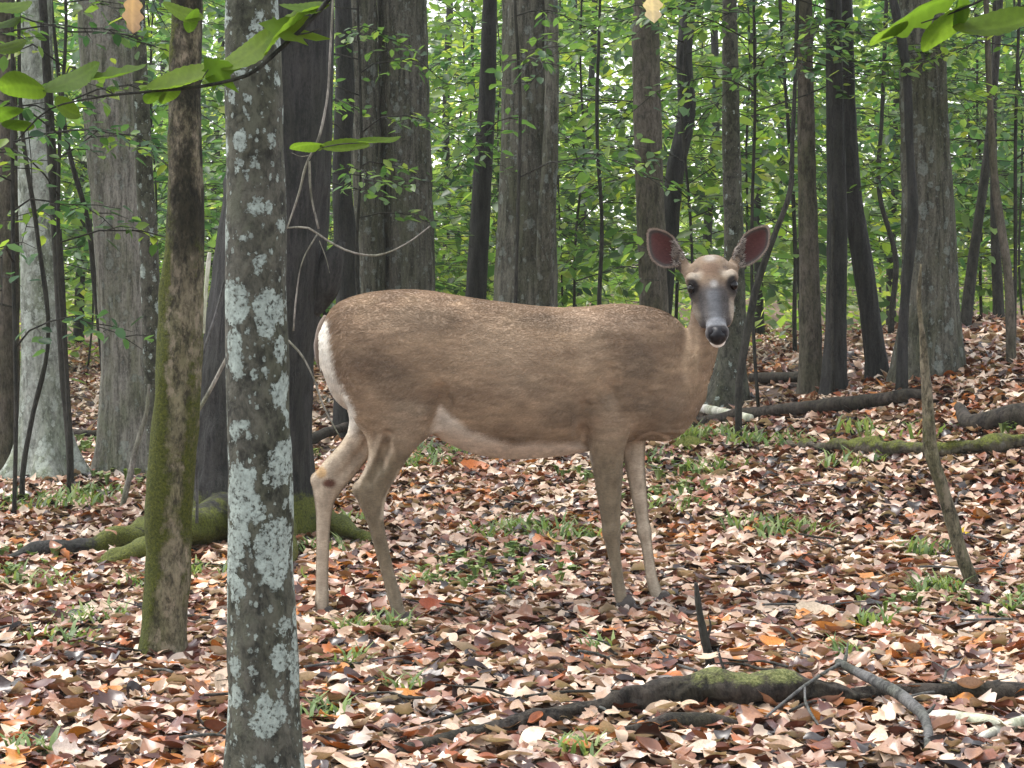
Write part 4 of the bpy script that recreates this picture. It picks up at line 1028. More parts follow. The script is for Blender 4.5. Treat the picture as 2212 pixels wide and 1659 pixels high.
# head, in its own frame: u to the viewer's right, d dorsal, t from poll to nose
HO = np.array([(1532 - HX) * (YD - .03) / F, -.035, CAM_H + (HY - 549) * (YD - .03) / F])
pa = math.radians(54)
AX = np.array([.03, -math.cos(pa), -math.sin(pa)]); AX /= np.linalg.norm(AX)
UX = np.array([1.0, -.09, .05]); UX -= AX * UX.dot(AX); UX /= np.linalg.norm(UX)
DX = np.cross(UX, AX); DX /= np.linalg.norm(DX)
if DX[1] > 0: DX = -DX
def HW(u, d_, t_): return HO + UX * u + DX * d_ + AX * t_
hi_ = (idx(xs, HO[0] - .13, HO[0] + .13), idx(ys, HO[1] - .24, HO[1] + .13), idx(zs, HO[2] - .33, HO[2] + .06))
gxx, gyy, gzz = np.meshgrid(xs[hi_[0]], ys[hi_[1]], zs[hi_[2]], indexing='ij')
rel = np.stack([gxx - HO[0], gyy - HO[1], gzz - HO[2]], -1)
U_, D_, TT = rel @ UX, rel @ DX, rel @ AX
# (t, half width, dorsal, ventral)
H_ = np.array([(-.016, .034, -.025, -.06), (0, .050, -.006, -.085), (.02, .056, .002, -.10), (.05, .060, .006, -.115), (.085, .062, .006, -.12), (.11, .056, .004, -.115), (.14, .045, .001, -.10), (.17, .035, -.001, -.083), (.20, .029, -.002, -.070), (.225, .0285, -.002, -.062),
               (.25, .030, -.003, -.056), (.27, .029, -.006, -.052), (.283, .022, -.014, -.045), (.289, .012, -.022, -.038)])
tq = np.clip(TT, H_[0, 0], H_[-1, 0])
hw, dt, dv = (np.interp(tq, H_[:, 0], H_[:, k]) for k in (1, 2, 3))
hc, hh2 = (dt + dv) / 2, (dt - dv) / 2
hn = np.clip((D_ - hc) / hh2, -1, 1)
wt = hw * (1 - .18 * hn * ss(.10, .15, tq))
dh = ell(U_, D_ - hc, wt, hh2)
dh = np.maximum(dh, np.maximum(H_[0, 0] - TT, TT - H_[-1, 0]))
# cheeks and jaw behind the narrow bridge
def hsph(u, d_, t_, ru, rd, rt):
    a_, b_, c_ = (U_ - u) / ru, (D_ - d_) / rd, (TT - t_) / rt
    k0 = np.sqrt(a_ ** 2 + b_ ** 2 + c_ ** 2) + 1e-6; k1 = np.sqrt((a_ / ru) ** 2 + (b_ / rd) ** 2 + (c_ / rt) ** 2) + 1e-6
    return k0 * (k0 - 1) / k1
for s in (-1, 1):
    dh = smin(dh, hsph(s * .030, -.075, .13, .027, .04, .075), .02)
    dh = smin(dh, hsph(s * .057, -.008, .084, .020, .020, .028), .014)     # brow
    dh = smin(dh, hsph(s * .052, -.035, .105, .018, .02, .03), .016)
    dh = smin(dh, hsph(s * .060, -.050, .030, .020, .022, .024), .016)        # ear foot
    dh = smin(dh, hsph(s * .018, -.016, .262, .016, .016, .02), .012)      # nostril wings
    dh = -smin(-dh, hsph(s * .071, -.004, .107, .014, .016, .016), .010)   # eye socket
dh = smin(dh, hsph(0, -.055, .262, .024, .014, .026), .008)               # chin
blend(hi_, dh, .022)
for ex_, ey_ in ((1479, 578), (1468, 562), (1583, 577), (1593, 562)): blob(ex_, ey_, .012, .019, .016, .019, .014)

# creases carved into the body
def carve(pts, r_, depth, k=.012):
    def on(a, b, y):
        if y < 0:                 # find the near skin of the body along this line
            i = int(round(((a - HX) * (YD + y) / F - xs[0]) / h)); k_ = int(round((CAM_H + (HY - b) * (YD + y) / F - zs[0]) / h))
            col_ = np.where(Fd[i, :, k_] < 0)[0]
            if len(col_): y = float(ys[col_[0]])
        return ((a - HX) * (YD + y) / F, y, CAM_H + (HY - b) * (YD + y) / F)
    pts = [on(*p) for p in pts]
    for p, q in zip(pts[:-1], pts[1:]):
        p, q = np.array(p), np.array(q); lo = np.minimum(p, q) - .05; hi2 = np.maximum(p, q) + .05
        sl = (idx(xs, lo[0], hi2[0]), idx(ys, lo[1], hi2[1]), idx(zs, lo[2], hi2[2]))
        g = np.stack(np.meshgrid(xs[sl[0]], ys[sl[1]], zs[sl[2]], indexing='ij'), -1)
        pq = q - p; t_ = np.clip(((g - p) @ pq) / pq.dot(pq), 0, 1)
        ds = np.linalg.norm(g - (p + t_[..., None] * pq), axis=-1)
        Fd[sl] += (depth * np.exp(-(ds / r_) ** 2)).astype(np.float32)
carve([(952, 845, -.165), (957, 870, -.16), (953, 895, -.15), (945, 920, -.135)], .020, .022)
carve([(1262, 880, -.165), (1256, 905, -.165), (1257, 935, -.15), (1264, 965, -.13)], .017, .018)
carve([(1365, 975, -.10), (1376, 950, -.11), (1410, 938, -.10)], .014, .006)
carve([(1340, 890, -.145), (1322, 850, -.15), (1318, 800, -.155)], .022, .010); carve([(1365, 900, -.135), (1395, 860, -.125), (1425, 800, -.115)], .025, .008)
carve([(822, 1010, -.115), (835, 970, -.13), (838, 940, -.14)],   .015, .017)
carve([(800, 1040, -.11), (822, 1000, -.115), (838, 955, -.13)], .013, .014)
carve([(735, 1030, .055), (775, 985, .05), (805, 945, .04)], .014, .012)
carve([(1478, 700, -.075), (1472, 760, -.085), (1476, 810, -.09)], .014, .005)
carve([(1505, 700, -.075), (1500, 760, -.085)], .012, .004)
carve([(790, 880, -.16), (800, 830, -.17), (830, 780, -.17)], .03, .005)

# surface nets
def surface_nets(Fg):
    nx_, ny_, nz_ = Fg.shape
    ins_ = Fg < 0
    c = [(a_, b_, c_) for a_ in (0, 1) for b_ in (0, 1) for c_ in (0, 1)]
    cnt_ = sum(ins_[a_:nx_ - 1 + a_, b_:ny_ - 1 + b_, c_:nz_ - 1 + c_].astype(np.int8) for a_, b_, c_ in c)
    act = np.argwhere((cnt_ > 0) & (cnt_ < 8)); ids = np.full(cnt_.shape, -1, np.int64); ids[tuple(act.T)] = np.arange(len(act))
    acc_ = np.zeros((len(act), 3)); num = np.zeros(len(act))
    for p in c:
        for ax in range(3):
            if p[ax]: continue
            q = list(p); q[ax] = 1
            ia = act + p; ib = act + q
            fa = Fg[tuple(ia.T)]; fb = Fg[tuple(ib.T)]
            cr = (fa < 0) != (fb < 0)
            t_ = np.where(cr, fa / np.where(fa == fb, 1, fa - fb), 0)
            pt = np.array(p, float) + t_[:, None] * (np.array(q) - np.array(p))
            acc_[cr] += pt[cr]; num += cr
    V = act + acc_ / num[:, None]
    quads = []
    for ax in range(3):
        o1, o2 = [(1, 2), (2, 0), (0, 1)][ax]
        sl0 = [slice(None)] * 3; sl1 = [slice(None)] * 3; sl0[ax] = slice(0, -1); sl1[ax] = slice(1, None)
        A, B = ins_[tuple(sl0)], ins_[tuple(sl1)]
        e = np.argwhere(A != B)
        ok = (e[:, o1] > 0) & (e[:, o2] > 0) & (e[:, o1] < Fg.shape[o1] - 1) & (e[:, o2] < Fg.shape[o2] - 1); e = e[ok]
        fl = A[tuple(e.T)]
        def cell(d1, d2):
            k = e.copy(); k[:, o1] -= d1; k[:, o2] -= d2; return ids[tuple(k.T)]
        q = np.stack([cell(1, 1), cell(0, 1), cell(0, 0), cell(1, 0)], -1)
        q[~fl] = q[~fl][:, ::-1]; quads.append(q)
    return V, np.vstack(quads)
SV, SQ = surface_nets(Fd)
SV = SV * h + np.array([xs[0], ys[0], zs[0]])
# two rounds of smoothing
nb = [np.concatenate([SQ[:, k], SQ[:, (k + 1) % 4]]) for k in range(4)]
src = np.concatenate([SQ[:, k] for k in range(4)] + [SQ[:, (k + 1) % 4] for k in range(4)])
dst = np.concatenate([SQ[:, (k + 1) % 4] for k in range(4)] + [SQ[:, k] for k in range(4)])
deg = np.bincount(src, minlength=len(SV))[:, None]
for it in range(3):
    for lam in (.5, -.52):
        av = np.stack([np.bincount(src, weights=SV[dst, k], minlength=len(SV)) for k in range(3)], -1) / deg
        SV = SV + lam * (av - SV)
fn = np.cross(SV[SQ[:, 2]] - SV[SQ[:, 0]], SV[SQ[:, 3]] - SV[SQ[:, 1]])
SN = np.zeros_like(SV)
for k in range(4):
    for c_ in range(3): SN[:, c_] += np.bincount(SQ[:, k], weights=fn[:, c_], minlength=len(SV))
SN /= np.linalg.norm(SN, axis=1)[:, None] + 1e-12
if (SN * (SV - SV.mean(0)))[:, 1].mean() < 0: SN = -SN; SQ = SQ[:, ::-1]

# coat colours by place on the body
def coat(V, N):
    n_ = len(V)
    px, py = HX + V[:, 0] * F / (YD + 0 * V[:, 1]), HY - (V[:, 2] - CAM_H) / SD
    nl = fbm(V * np.array([5, 5, 8]) + 3, 3); nz = fbm(V * np.array([14, 14, 26]), 3); nf = fbm(V * np.array([60, 60, 110]), 2)
    c = np.tile(np.array([.238, .168, .110]), (n_, 1))
    def mixto(col, w):
        nonlocal c
        c = c * (1 - w[:, None]) + np.array(col) * w[:, None]
    mixto((.258, .178, .118), ss(760, 650, py) * .8)                                    # warmer back
    mixto((.125, .085, .058), ss(.46, .70, nl) * .6 * ss(980, 940, py)); mixto((.17, .115, .076), ss(.5, .7, nz) * .5 * ss(980, 940, py))
    mixto((.275, .195, .128), ss(150, 40, np.hypot(px - 1080, (py - 745) * 1.3)) * .6)                 # darker drifts
    mixto((.33, .235, .15), ss(.5, .25, nz) * .35)
    mixto((.150, .118, .078), ss(900, 1010, py))                                         # greyer legs
    mixto((.24, .195, .138), ss(1150, 1310, py) * .55)
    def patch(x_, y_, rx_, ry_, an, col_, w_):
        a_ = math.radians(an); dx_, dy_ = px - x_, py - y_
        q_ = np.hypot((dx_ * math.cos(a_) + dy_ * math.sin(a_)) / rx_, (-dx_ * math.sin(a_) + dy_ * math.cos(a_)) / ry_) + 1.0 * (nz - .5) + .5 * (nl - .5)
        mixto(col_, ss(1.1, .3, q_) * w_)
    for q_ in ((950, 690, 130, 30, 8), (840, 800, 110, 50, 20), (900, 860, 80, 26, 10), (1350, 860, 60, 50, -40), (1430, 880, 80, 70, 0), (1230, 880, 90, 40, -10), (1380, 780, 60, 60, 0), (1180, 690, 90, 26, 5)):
        patch(*q_, (.108, .080, .057), .55)  # dark coat patches that also paint in muscle shading on shoulder and haunch
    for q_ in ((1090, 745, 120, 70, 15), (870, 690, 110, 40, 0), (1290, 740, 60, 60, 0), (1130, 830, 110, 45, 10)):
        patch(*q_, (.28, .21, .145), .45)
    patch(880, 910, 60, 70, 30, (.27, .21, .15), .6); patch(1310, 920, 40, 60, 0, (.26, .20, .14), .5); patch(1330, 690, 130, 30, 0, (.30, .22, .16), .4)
    # belly
    bl = np.interp(px, [900, 953, 1022, 1106, 1152, 1252, 1290], [985, 866, 920, 949, 944, 948, 990]) + 10 * (nz - .5)
    wb = ss(-6, 16, py - bl) * ss(925, 955, px) * ss(1282, 1262, px) * (V[:, 1] < .5)
    mixto((.57, .50, .42), wb * .92)
    # inner legs and the backs of the thighs paler
    inner = ss(.3, .8, np.where(V[:, 1] < 0, N[:, 1], -N[:, 1])) * ss(930, 960, py)
    mixto((.48, .40, .31), inner * .7)
    mixto((.50, .40, .29), ss(.35, .9, -N[:, 0]) * ss(900, 930, py) * ss(1080, 1000, py) * ss(900, 860, px) * .7)
    def line(pts_, wd_, col_, w_, side):
        best = np.full(n_, 1e9)
        for (ax_, ay_), (bx_, by_) in zip(pts_[:-1], pts_[1:]):
            vx_, vy_ = bx_ - ax_, by_ - ay_; tt_ = np.clip(((px - ax_) * vx_ + (py - ay_) * vy_) / (vx_ ** 2 + vy_ ** 2), 0, 1)
            best = np.minimum(best, np.hypot(px - ax_ - tt_ * vx_, py - ay_ - tt_ * vy_))
        mixto(col_, ss(wd_, wd_ * .3, best) * w_ * (V[:, 1] * side > 0))
    line([(826, 935), (803, 992), (775, 1042)], 9, (.42, .34, .25), .7, -1)
    line([(868, 1010), (852, 1045), (836, 1075), (830, 1110)], 8, (.42, .35, .26), .6, -1)
    line([(756, 915), (730, 968), (690, 1012)], 10, (.42, .35, .26), .6, 1)
    # white rump
    xin = np.interp(py, [676, 690, 740, 790, 816, 850, 880, 912], [700, 712, 719, 728, 737, 757, 774, 770]) + 10 * (nf - .5)
    wr = ss(10, -8, px - xin) * ss(678, 690, py) * ss(960, 915, py)
    mixto((.72, .69, .62), wr * (.75 + .25 * ss(840, 740, py)))
    # hock gland and a dark spot on the cannon
    dg = np.hypot((px - 708) / 1.25, (py - 1048) / .8)
    mixto((.10, .045, .030), ss(17, 7, dg) * (N[:, 1] < .2)); mixto((.40, .27, .14), ss(16, 8, np.hypot(px - 690, py - 1025)) * (V[:, 1] > .03))
    ds = np.hypot(px - 822, py - 1234); mixto((.03, .025, .02), ss(10, 6, ds) * (V[:, 1] < 0)); mixto((.7, .66, .6), ss(4.5, 2.5, ds) * (V[:, 1] < 0))
    # paler folds
    de = np.hypot(px - 1258, (py - 940) / 2.2); mixto((.46, .36, .26), ss(8, 3, de) * .6)
    da = np.abs(np.hypot(px - 1412, (py - 972) * 1.05) - 42); mixto((.46, .36, .26), ss(6, 2, da) * (py < 962) * (N[:, 1] < .3) * .6)
    nk = np.exp(-((px - 1481 + 4 * np.sin(py * .05)) / 7) ** 2) * ss(690, 720, py) * ss(850, 800, py); mixto((.40, .30, .20), nk * .38)
    nk2 = np.exp(-((px - 1500) / 5) ** 2) * ss(690, 720, py) * ss(850, 800, py); mixto((.42, .32, .21), nk2 * .25)
    for ex_, ey_ in ((1472, 572), (1591, 572)): mixto((.05, .04, .035), ss(27, 15, np.hypot(px - ex_, (py - ey_) * .9)))
    # ---- head
    rel_ = V - HO; u, d_, t_ = rel_ @ UX, rel_ @ DX, rel_ @ AX
    hd = (np.abs(u) < .10) & (t_ > -.03) & (t_ < .32) & (d_ > -.13) & (py < 755) & (px > 1455)
    hd = hd & (d_ > np.where(t_ > .13, -.078, -.105)) & (np.abs(u) < np.interp(t_, [0, .12, .16, .30], [.085, .085, .058, .042])) & (t_ > -.025)
    H = hd.astype(float)
    mixto((.19, .138, .095), H)
    mixto((.125, .078, .052), H * ss(.036, .012, np.hypot(u * .8, (t_ - .055) * .8)) * .8)       # dark forehead
    mixto((.31, .285, .245), H * ss(.028, .004, np.hypot(u, t_ - .012)) * .8)                    # pale crown
    face = H * ss(.084, .128, t_)
    mixto((.060, .056, .056), face * ss(.068, .036, np.abs(u)) * .95)                              # dark grey face
    mixto((.088, .091, .098), face * ss(.028, .008, np.abs(u)) * ss(.115, .14, t_))               # grey bridge
    mixto((.085, .074, .064), face * ss(.040, .052, np.abs(u)))                                  # cheeks
    mixto((.20, .165, .125), face * ss(-.035, -.055, d_) * ss(.20, .17, t_))                    # jaw
    mixto((.19, .20, .215), H * ss(.212, .228, t_) * ss(.248, .238, t_) * .7)                  # ring behind nose
    for s in (-1, 1):
        mixto((.31, .27, .215), H * ss(.032, .002, np.hypot((u - s * .049 - s * (t_ - .078) * .5) * 1.0, (t_ - .076) * 1.1)) * .9)       # pale brows
        mixto((.020, .017, .016), H * ss(.027, .015, np.hypot(u - s * .060, (t_ - .108) * 1.1)))            # round the eyes
        mixto((.05, .035, .03), H * ss(.012, .006, np.hypot(u - s * .043, t_ - .045)) * .5)
        mixto((.70, .68, .64), H * ss(.016, .008, np.hypot((u - s * .022), (t_ - .272) * 1.0)) * ss(-.02, -.035, d_))  # white lips
        mixto((.60, .52, .42), H * ss(.012, .004, np.hypot(u - s * .050, (t_ - .16) / 4)) * (d_ < -.03) * (s > 0) * .3)
    mixto((.24, .23, .215), H * ss(.018, .002, np.hypot(u - .004, (t_ - .108) * .9)))                 # white spot
    mixto((.012, .011, .013), H * ss(.246, .254, t_) * ss(.030, .024, np.abs(u)) * ss(-.046, -.036, d_))
    mixto((.78, .76, .72), H * ss(.258, .272, t_) * ss(-.030, -.042, d_))                      # chin
    ns = fbm(V * np.array([26, 30, 90]) + .6 * nz[:, None], 3); ns2 = fbm(V * np.array([90, 60, 34]) + .6 * nz[:, None], 3)
    st = np.where(py > 960, ns2, ns)
    c *= ((.86 + .28 * nf) * (.62 + .76 * st))[:, None]
    return np.clip(c, 0, 1)
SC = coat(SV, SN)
base_d = np.array([0.05, YD, 0.02])
deer = empty('deer', base_d, 'brown white-tailed deer standing side-on in the leaves, head turned to the viewer', 'deer')
OFF = np.array([0, YD, 0])
def fur_mat():
    m, t, bs, out = mat_new('deer coat')
    tc = t.nodes.new('ShaderNodeTexCoord')
    n1 = noise(t, mapping(t, tc.outputs['Object'], (45, 60, 130)), 2.2, 4, .7, .6); n2 = noise(t, mapping(t, tc.outputs['Object'], (7, 9, 12)), 1.5, 4)
    rr = ramp(t, [(.3, (.70, .69, .68)), (.7, (1.22, 1.22, 1.22))]); t.links.new(n1.outputs[0], rr.inputs[0])
    col = mixc(t, 1.0, attr(t, 'coat').outputs['Color'], rr.outputs[0], 'MULTIPLY')
    t.links.new(col, bs.inputs['Base Color']); bs.inputs['Roughness'].default_value = .85; bs.inputs['Specular IOR Level'].default_value = .15
    bs.inputs['Sheen Weight'].default_value = .15; bs.inputs['Sheen Roughness'].default_value = .5
    bp = t.nodes.new('ShaderNodeBump'); bp.inputs['Strength'].default_value = .25; bp.inputs['Distance'].default_value = .004
    t.links.new(n1.outputs[0], bp.inputs['Height']); t.links.new(bp.outputs[0], bs.inputs['Normal'])
    return m
M['coat'] = fur_mat()
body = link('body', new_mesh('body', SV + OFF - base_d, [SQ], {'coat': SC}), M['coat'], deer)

def simple(name, col, rough=.5, spec=.5, coatw=0., nz=None):
    m, t, bs, out = mat_new(name)
    bs.inputs['Base Color'].default_value = (*col, 1); bs.inputs['Roughness'].default_value = rough; bs.inputs['Specular IOR Level'].default_value = spec
    bs.inputs['Coat Weight'].default_value = coatw
    tc = t.nodes.new('ShaderNodeTexCoord'); n1 = noise(t, tc.outputs['Object'], nz or 220, 3)
    rr = ramp(t, [(.3, tuple(c * .75 for c in col)), (.7, tuple(min(1, c * 1.2) for c in col))]); t.links.new(n1.outputs[0], rr.inputs[0])
    t.links.new(rr.outputs[0], bs.inputs['Base Color'])
    if nz:
        bp = t.nodes.new('ShaderNodeBump'); bp.inputs['Strength'].default_value = .35; bp.inputs['Distance'].default_value = .002
        t.links.new(n1.outputs[0], bp.inputs['Height']); t.links.new(bp.outputs[0], bs.inputs['Normal'])
    return m
M['eye'] = simple('deer eye', (.006, .004, .004), .16, .25)
M['nose'] = simple('wet black nose', (.006, .006, .008), .42, .25, 0., 350)
M['hoof'] = simple('deer hoof', (.045, .035, .028), .6)

def ellipsoid(c, axes, rads, n=16, m_=24, shape=None):
    th = np.linspace(0, np.pi, n); ph = np.linspace(0, 2 * np.pi, m_, endpoint=False)
    V = []
    for a_ in th:
        for b_ in ph: V.append((math.sin(a_) * math.cos(b_), math.sin(a_) * math.sin(b_), math.cos(a_)))
    V = np.array(V)
    if shape is not None: V = shape(V)
    W_ = c + sum(V[:, k:k + 1] * rads[k] * axes[k] for k in range(3))
    i = np.arange(n - 1)[:, None] * m_; j = np.arange(m_)[None, :]; j2 = (j + 1) % m_
    Q = np.stack([i + j, i + m_ + j, i + m_ + j2, i + j2], -1).reshape(-1, 4)
    return W_, Q
def part(name, V, faces, mat, attrs=None): return link(name, new_mesh(name, np.asarray(V) + OFF - base_d, faces, attrs), mat, deer)
for s in (-1, 1):
    V, Q = ellipsoid(HW(s * .0605, -.015, .106), (UX, DX, AX), (.0125, .0145, .0145)); part('eye', V, [Q], M['eye'])
# nose pad with nostrils
def nshape(V):
    V = V.copy()
    for s in (-1, 1):
        dn_ = np.hypot(V[:, 0] - s * .62, V[:, 2] + .05); V[:, 1] -= .35 * np.exp(-(dn_ / .25) ** 2) * (V[:, 1] > 0)
    V[:, 0] *= 1 - .22 * np.clip(V[:, 2], 0, 1); return V
V, Q = ellipsoid(HW(0, -.0225, .2695), (UX, DX, AX), (.0295, .0285, .0265), 28, 36, nshape); part('nose', V, [Q], M['nose'])

# ears: cupped shells
EARS = []
def ear(outline, ctr, name, cup, side):
    O = np.array(outline, float)
    cl = np.vstack([O, O[:1]]); d_ = np.r_[0, np.cumsum(np.linalg.norm(np.diff(cl, axis=0), axis=1))]
    tt = np.linspace(0, d_[-1], 64, endpoint=False)
    # closed smooth outline by resampling
    ring = np.column_stack([np.interp(tt, d_, cl[:, 0]), np.interp(tt, d_, cl[:, 1])])
    for it in range(2): ring = (np.roll(ring, 1, 0) + 2 * ring + np.roll(ring, -1, 0)) / 4
    rs = np.linspace(0.02, 1, 16); V = []; col = []
    cx = np.array(ctr, float)
    for r_ in rs:
        for k in range(64):
            q = cx + r_ * (ring[k] - cx)
            y = .012 + cup * (1 - r_ ** 2.2) + .018 * side * (q[0] - 1532) / 100
            V.append(np.array([(q[0] - HX) * (YD + y) / F, y, CAM_H + (HY - q[1]) * (YD + y) / F]))
            tb = abs(q[0] - 1531)                                     # distance from the middle of the head
            inner = np.array([.080, .030, .028]) * (1.15 - .35 * float(ss(0, 50, q[1] - 520)))
            tuft = np.array([.22, .195, .17]) if math.sin(q[1] * .42 + q[0] * .2) > -.35 else np.array([.06, .05, .045])
            w0 = float(ss(72, 60, tb)); inner = inner * (1 - w0) + tuft * w0
            rim = np.array([.055, .045, .042]); edge = np.array([.26, .21, .175])
            w1 = float(ss(.76, .88, r_)); w2 = float(ss(.93, .99, r_))
            c_ = inner * (1 - w1) + rim * w1; c_ = c_ * (1 - w2) + edge * w2
            col.append(c_)
    nR = len(rs); V = np.array(V); col = np.array(col)
    nrm_back = np.array([0, 1.0, 0])
    Vb = V.copy(); Vb[:, 1] += .005 + .006 * (1 - np.repeat(rs, 64) ** 4); colb = np.tile(np.array([.21, .15, .105]), (len(V), 1))
    i = np.arange(nR - 1)[:, None] * 64; j = np.arange(64)[None, :]; j2 = (j + 1) % 64
    Q = np.stack([i + j, i + 64 + j, i + 64 + j2, i + j2], -1).reshape(-1, 4); n0 = len(V)
    Qb = Q[:, ::-1] + n0
    e = (nR - 1) * 64 + np.arange(64); e2 = (nR - 1) * 64 + (np.arange(64) + 1) % 64
    Qe = np.stack([e, e + n0, e2 + n0, e2], -1)
    EARS.append((V.copy(), col.copy(), cx, side))
    part('ear', np.vstack([V, Vb]), [np.vstack([Q, Qb, Qe])], M['coat'], {'coat': np.vstack([col, colb])})
Z3 = lambda L: [(1353.6 + .19094 * a, 460.8 + .19094 * b) for a, b in L]
ear(Z3([(250, 190), (330, 178), (400, 200), (470, 228), (530, 282), (570, 345), (608, 410), (642, 470), (652, 535), (590, 590), (500, 606), (420, 608), (350, 570), (290, 520), (256, 440), (243, 340), (240, 250)]), (1440, 538), 'ear', .03, 1)
ear(Z3([(1592, 150), (1610, 200), (1607, 300), (1590, 380), (1545, 450), (1480, 520), (1400, 572), (1310, 604), (1235, 580), (1195, 510), (1228, 420), (1288, 330), (1322, 262), (1390, 205), (1480, 166), (1550, 147)]), (1627, 532), 'ear', .03, -1)

# tail
tp = [P(708, 684, YD), P(698, 706, YD), P(692, 742, YD), P(692, 778, YD), P(698, 812, YD)]
V, Q, T = tube_geo(np.array(tp), [.012, .017, .019, .015, .003], 30, 20, .002, 40)
V = V - np.array([0, YD, 0]); V[:, 1] *= 1.6
tc_ = np.tile(np.array([.125, .092, .068]), (len(V), 1)); w_ = ss(-.2, .6, (V[:, 0] - np.interp(V[:, 2], [p[2] for p in tp[::-1]], [p[0] for p in tp[::-1]])) / .016)[:, None]
tc_ = tc_ * (1 - w_) + np.array([.05, .04, .035]) * w_
part('tail', V, [Q, T], M['coat'], {'coat': tc_})

# hooves: two toes each
for (vx_, vy_, y) in [(872, 1352, -.08), (700, 1337, .085), (1350, 1315, -.075), (1428, 1304, .07)]:
    bag = Bag()
    c_ = P(vx_, vy_, YD + y); gz = float(ground_z(c_[0], YD + y))
    for s in (-1, 1):
        V, Q = ellipsoid(np.array([c_[0] + .006, y + s * .0115, c_[2] + .012]), (np.array([1., 0, -.25]), np.array([0, 1., 0]), np.array([0.3, 0, 1.])), (.029, .0115, .026), 10, 14,
                         lambda V: np.column_stack([V[:, 0] * (1 - .35 * V[:, 2]), V[:, 1], np.maximum(V[:, 2], -.7)]))
        bag.add(V, Q)
    part('hoof', np.vstack(bag.V), [np.vstack(bag.Q)], M['hoof'])

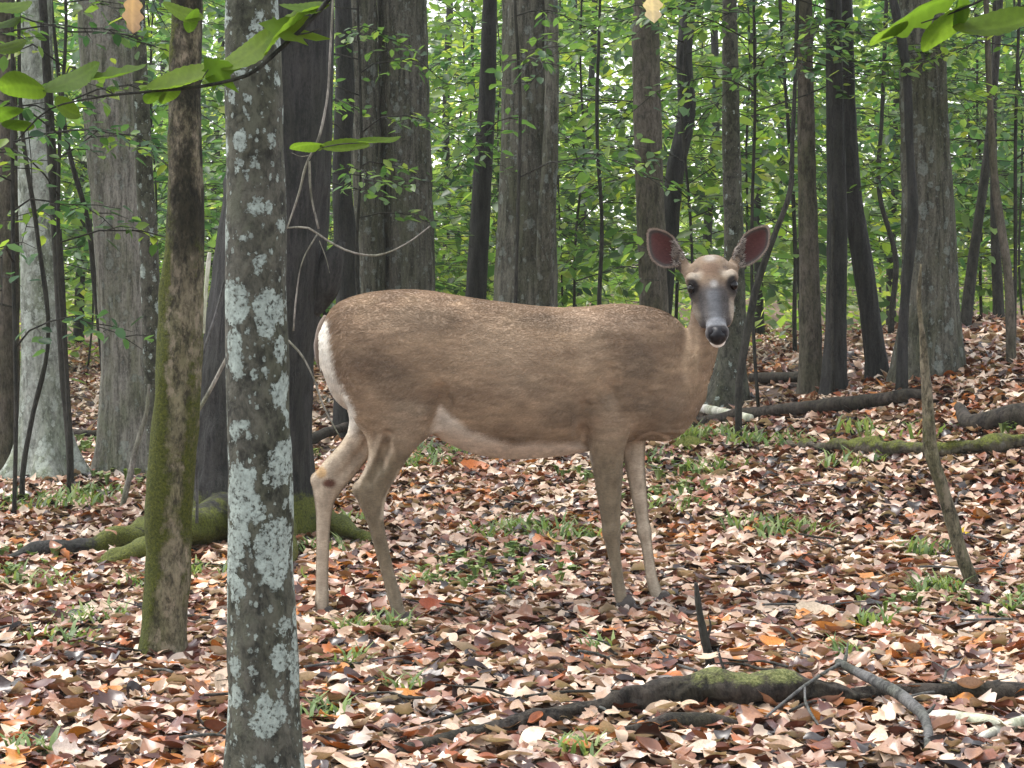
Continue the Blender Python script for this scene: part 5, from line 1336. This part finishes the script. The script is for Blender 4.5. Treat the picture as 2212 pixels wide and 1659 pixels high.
# short hair of the coat
def fur():
    tri_c = SV[SQ].mean(1); ar = np.linalg.norm(fn, axis=1) / 2
    n_ = 170000
    k = rng.choice(len(SQ), n_, p=ar / ar.sum())
    w = rng.dirichlet((1, 1, 1, 1), n_)
    p = np.einsum('nk,nkc->nc', w, SV[SQ[k]]); nn = np.einsum('nk,nkc->nc', w, SN[SQ[k]]); nn /= np.linalg.norm(nn, axis=1)[:, None]
    c_ = np.einsum('nk,nkc->nc', w, SC[SQ[k]]); c_ *= rng.uniform(.88, 1.14, n_)[:, None]
    py = VZ(p[:, 2]); px = VX(p[:, 0])
    fl = np.tile(np.array([-1.0, 0, -.35]), (n_, 1))
    leg = ss(900, 980, py)[:, None]; fl = fl * (1 - leg) + np.array([-.1, 0, -1.0]) * leg
    nk = (ss(1420, 1480, px) * ss(940, 900, py))[:, None]; fl = fl * (1 - nk) + np.array([-.5, 0, -1.0]) * nk
    rel_ = p - HO; u, d_, t_ = rel_ @ UX, rel_ @ DX, rel_ @ AX
    hd = (np.abs(u) < .10) & (t_ > -.03) & (t_ < .32) & (d_ > -.13) & (py < 750) & (px > 1460)
    fl[hd] = -AX
    rump = (px < 760) & (py < 930); fl[rump] = fl[rump] * .4 + np.array([-.2, 0, -1.0]) * .6
    fl = fl + rng.normal(0, .10, (n_, 3)); fl -= nn * (fl * nn).sum(1)[:, None]; fl /= np.linalg.norm(fl, axis=1)[:, None] + 1e-9
    L = rng.uniform(.006, .012, n_); L[hd] *= .4; L *= 1 - .45 * leg[:, 0]; L[rump & (px < 745)] *= 1.5
    keep = ~(hd & ((t_ > .245) | (np.hypot(np.abs(u) - .058, t_ - .105) < .016)))
    p, nn, fl, L, c_ = p[keep], nn[keep], fl[keep], L[keep], c_[keep]; n_ = len(p)
    lift = rng.uniform(.03, .11, n_)[:, None]
    P0 = p - nn * .001; P1 = p + fl * (L * .5)[:, None] + nn * (L[:, None] * lift * .7); P2 = p + fl * L[:, None] + nn * (L[:, None] * lift)
    for EV, EC, ecx, side in EARS:    # soft edge and the pale tufts at the foot of each ear
        ctr_ = EV[:64].mean(0); ring_ = EV[-64:]
        k1 = rng.integers(0, 64, 1500); f1 = rng.random(1500)[:, None]; q = ring_[k1] * (1 - f1) + ring_[(k1 + 1) % 64] * f1
        o_ = q - ctr_; o_ /= np.linalg.norm(o_, axis=1)[:, None]
        up = np.array([-side * .6, .3, .7]); d1 = o_ * .55 + up * .5 + rng.normal(0, .2, q.shape); d1 /= np.linalg.norm(d1, axis=1)[:, None]
        l1 = rng.uniform(.003, .007, 1500)[:, None]; c1 = np.array([.24, .19, .155]) * rng.uniform(.7, 1.3, 1500)[:, None]
        g = np.where(np.abs(HX + EV[:, 0] * F / YD - 1531) < 73)[0]; k2 = rng.choice(g, 900); q2 = EV[k2] + rng.normal(0, .002, (900, 3)) - [0, .002, 0]
        d2 = np.array([-side * .8, -.35, .45]) + rng.normal(0, .25, (900, 3)); d2 /= np.linalg.norm(d2, axis=1)[:, None]
        l2 = rng.uniform(.007, .015, 900)[:, None]; c2 = np.where(rng.random(900)[:, None] < .65, np.array([.36, .32, .28]), np.array([.07, .055, .05]))
        q = np.vstack([q, q2]); d1 = np.vstack([d1, d2]); l1 = np.vstack([l1, l2]); c1 = np.vstack([c1, c2])
        P0 = np.vstack([P0, q]); P1 = np.vstack([P1, q + d1 * l1 * .5]); P2 = np.vstack([P2, q + d1 * l1]); c_ = np.vstack([c_, c1])
    n_ = len(P0)
    cv = bpy.data.hair_curves.new('fur'); cv.add_curves([3] * n_)
    pts = np.stack([P0, P1, P2], 1).reshape(-1, 3) + OFF - base_d
    cv.attributes['position'].data.foreach_set('vector', pts.astype(np.float32).ravel())
    ra = cv.attributes.get('radius') or cv.attributes.new('radius', 'FLOAT', 'POINT')
    ra.data.foreach_set('value', np.tile(np.array([.0007, .0006, .0002], np.float32), n_))
    ca = cv.attributes.new('coat', 'FLOAT_COLOR', 'POINT')
    ca.data.foreach_set('color', np.repeat(np.hstack([np.clip(c_, 0, 1), np.ones((n_, 1))]), 3, 0).astype(np.float32).ravel())
    m, t, bs, out = mat_new('deer hair')
    t.links.new(attr(t, 'coat').outputs['Color'], bs.inputs['Base Color']); bs.inputs['Roughness'].default_value = .95; bs.inputs['Specular IOR Level'].default_value = .03
    o = bpy.data.objects.new('fur', cv); COL.objects.link(o); cv.materials.append(m); o.parent = deer
    o['kind'] = 'stuff'
fur()
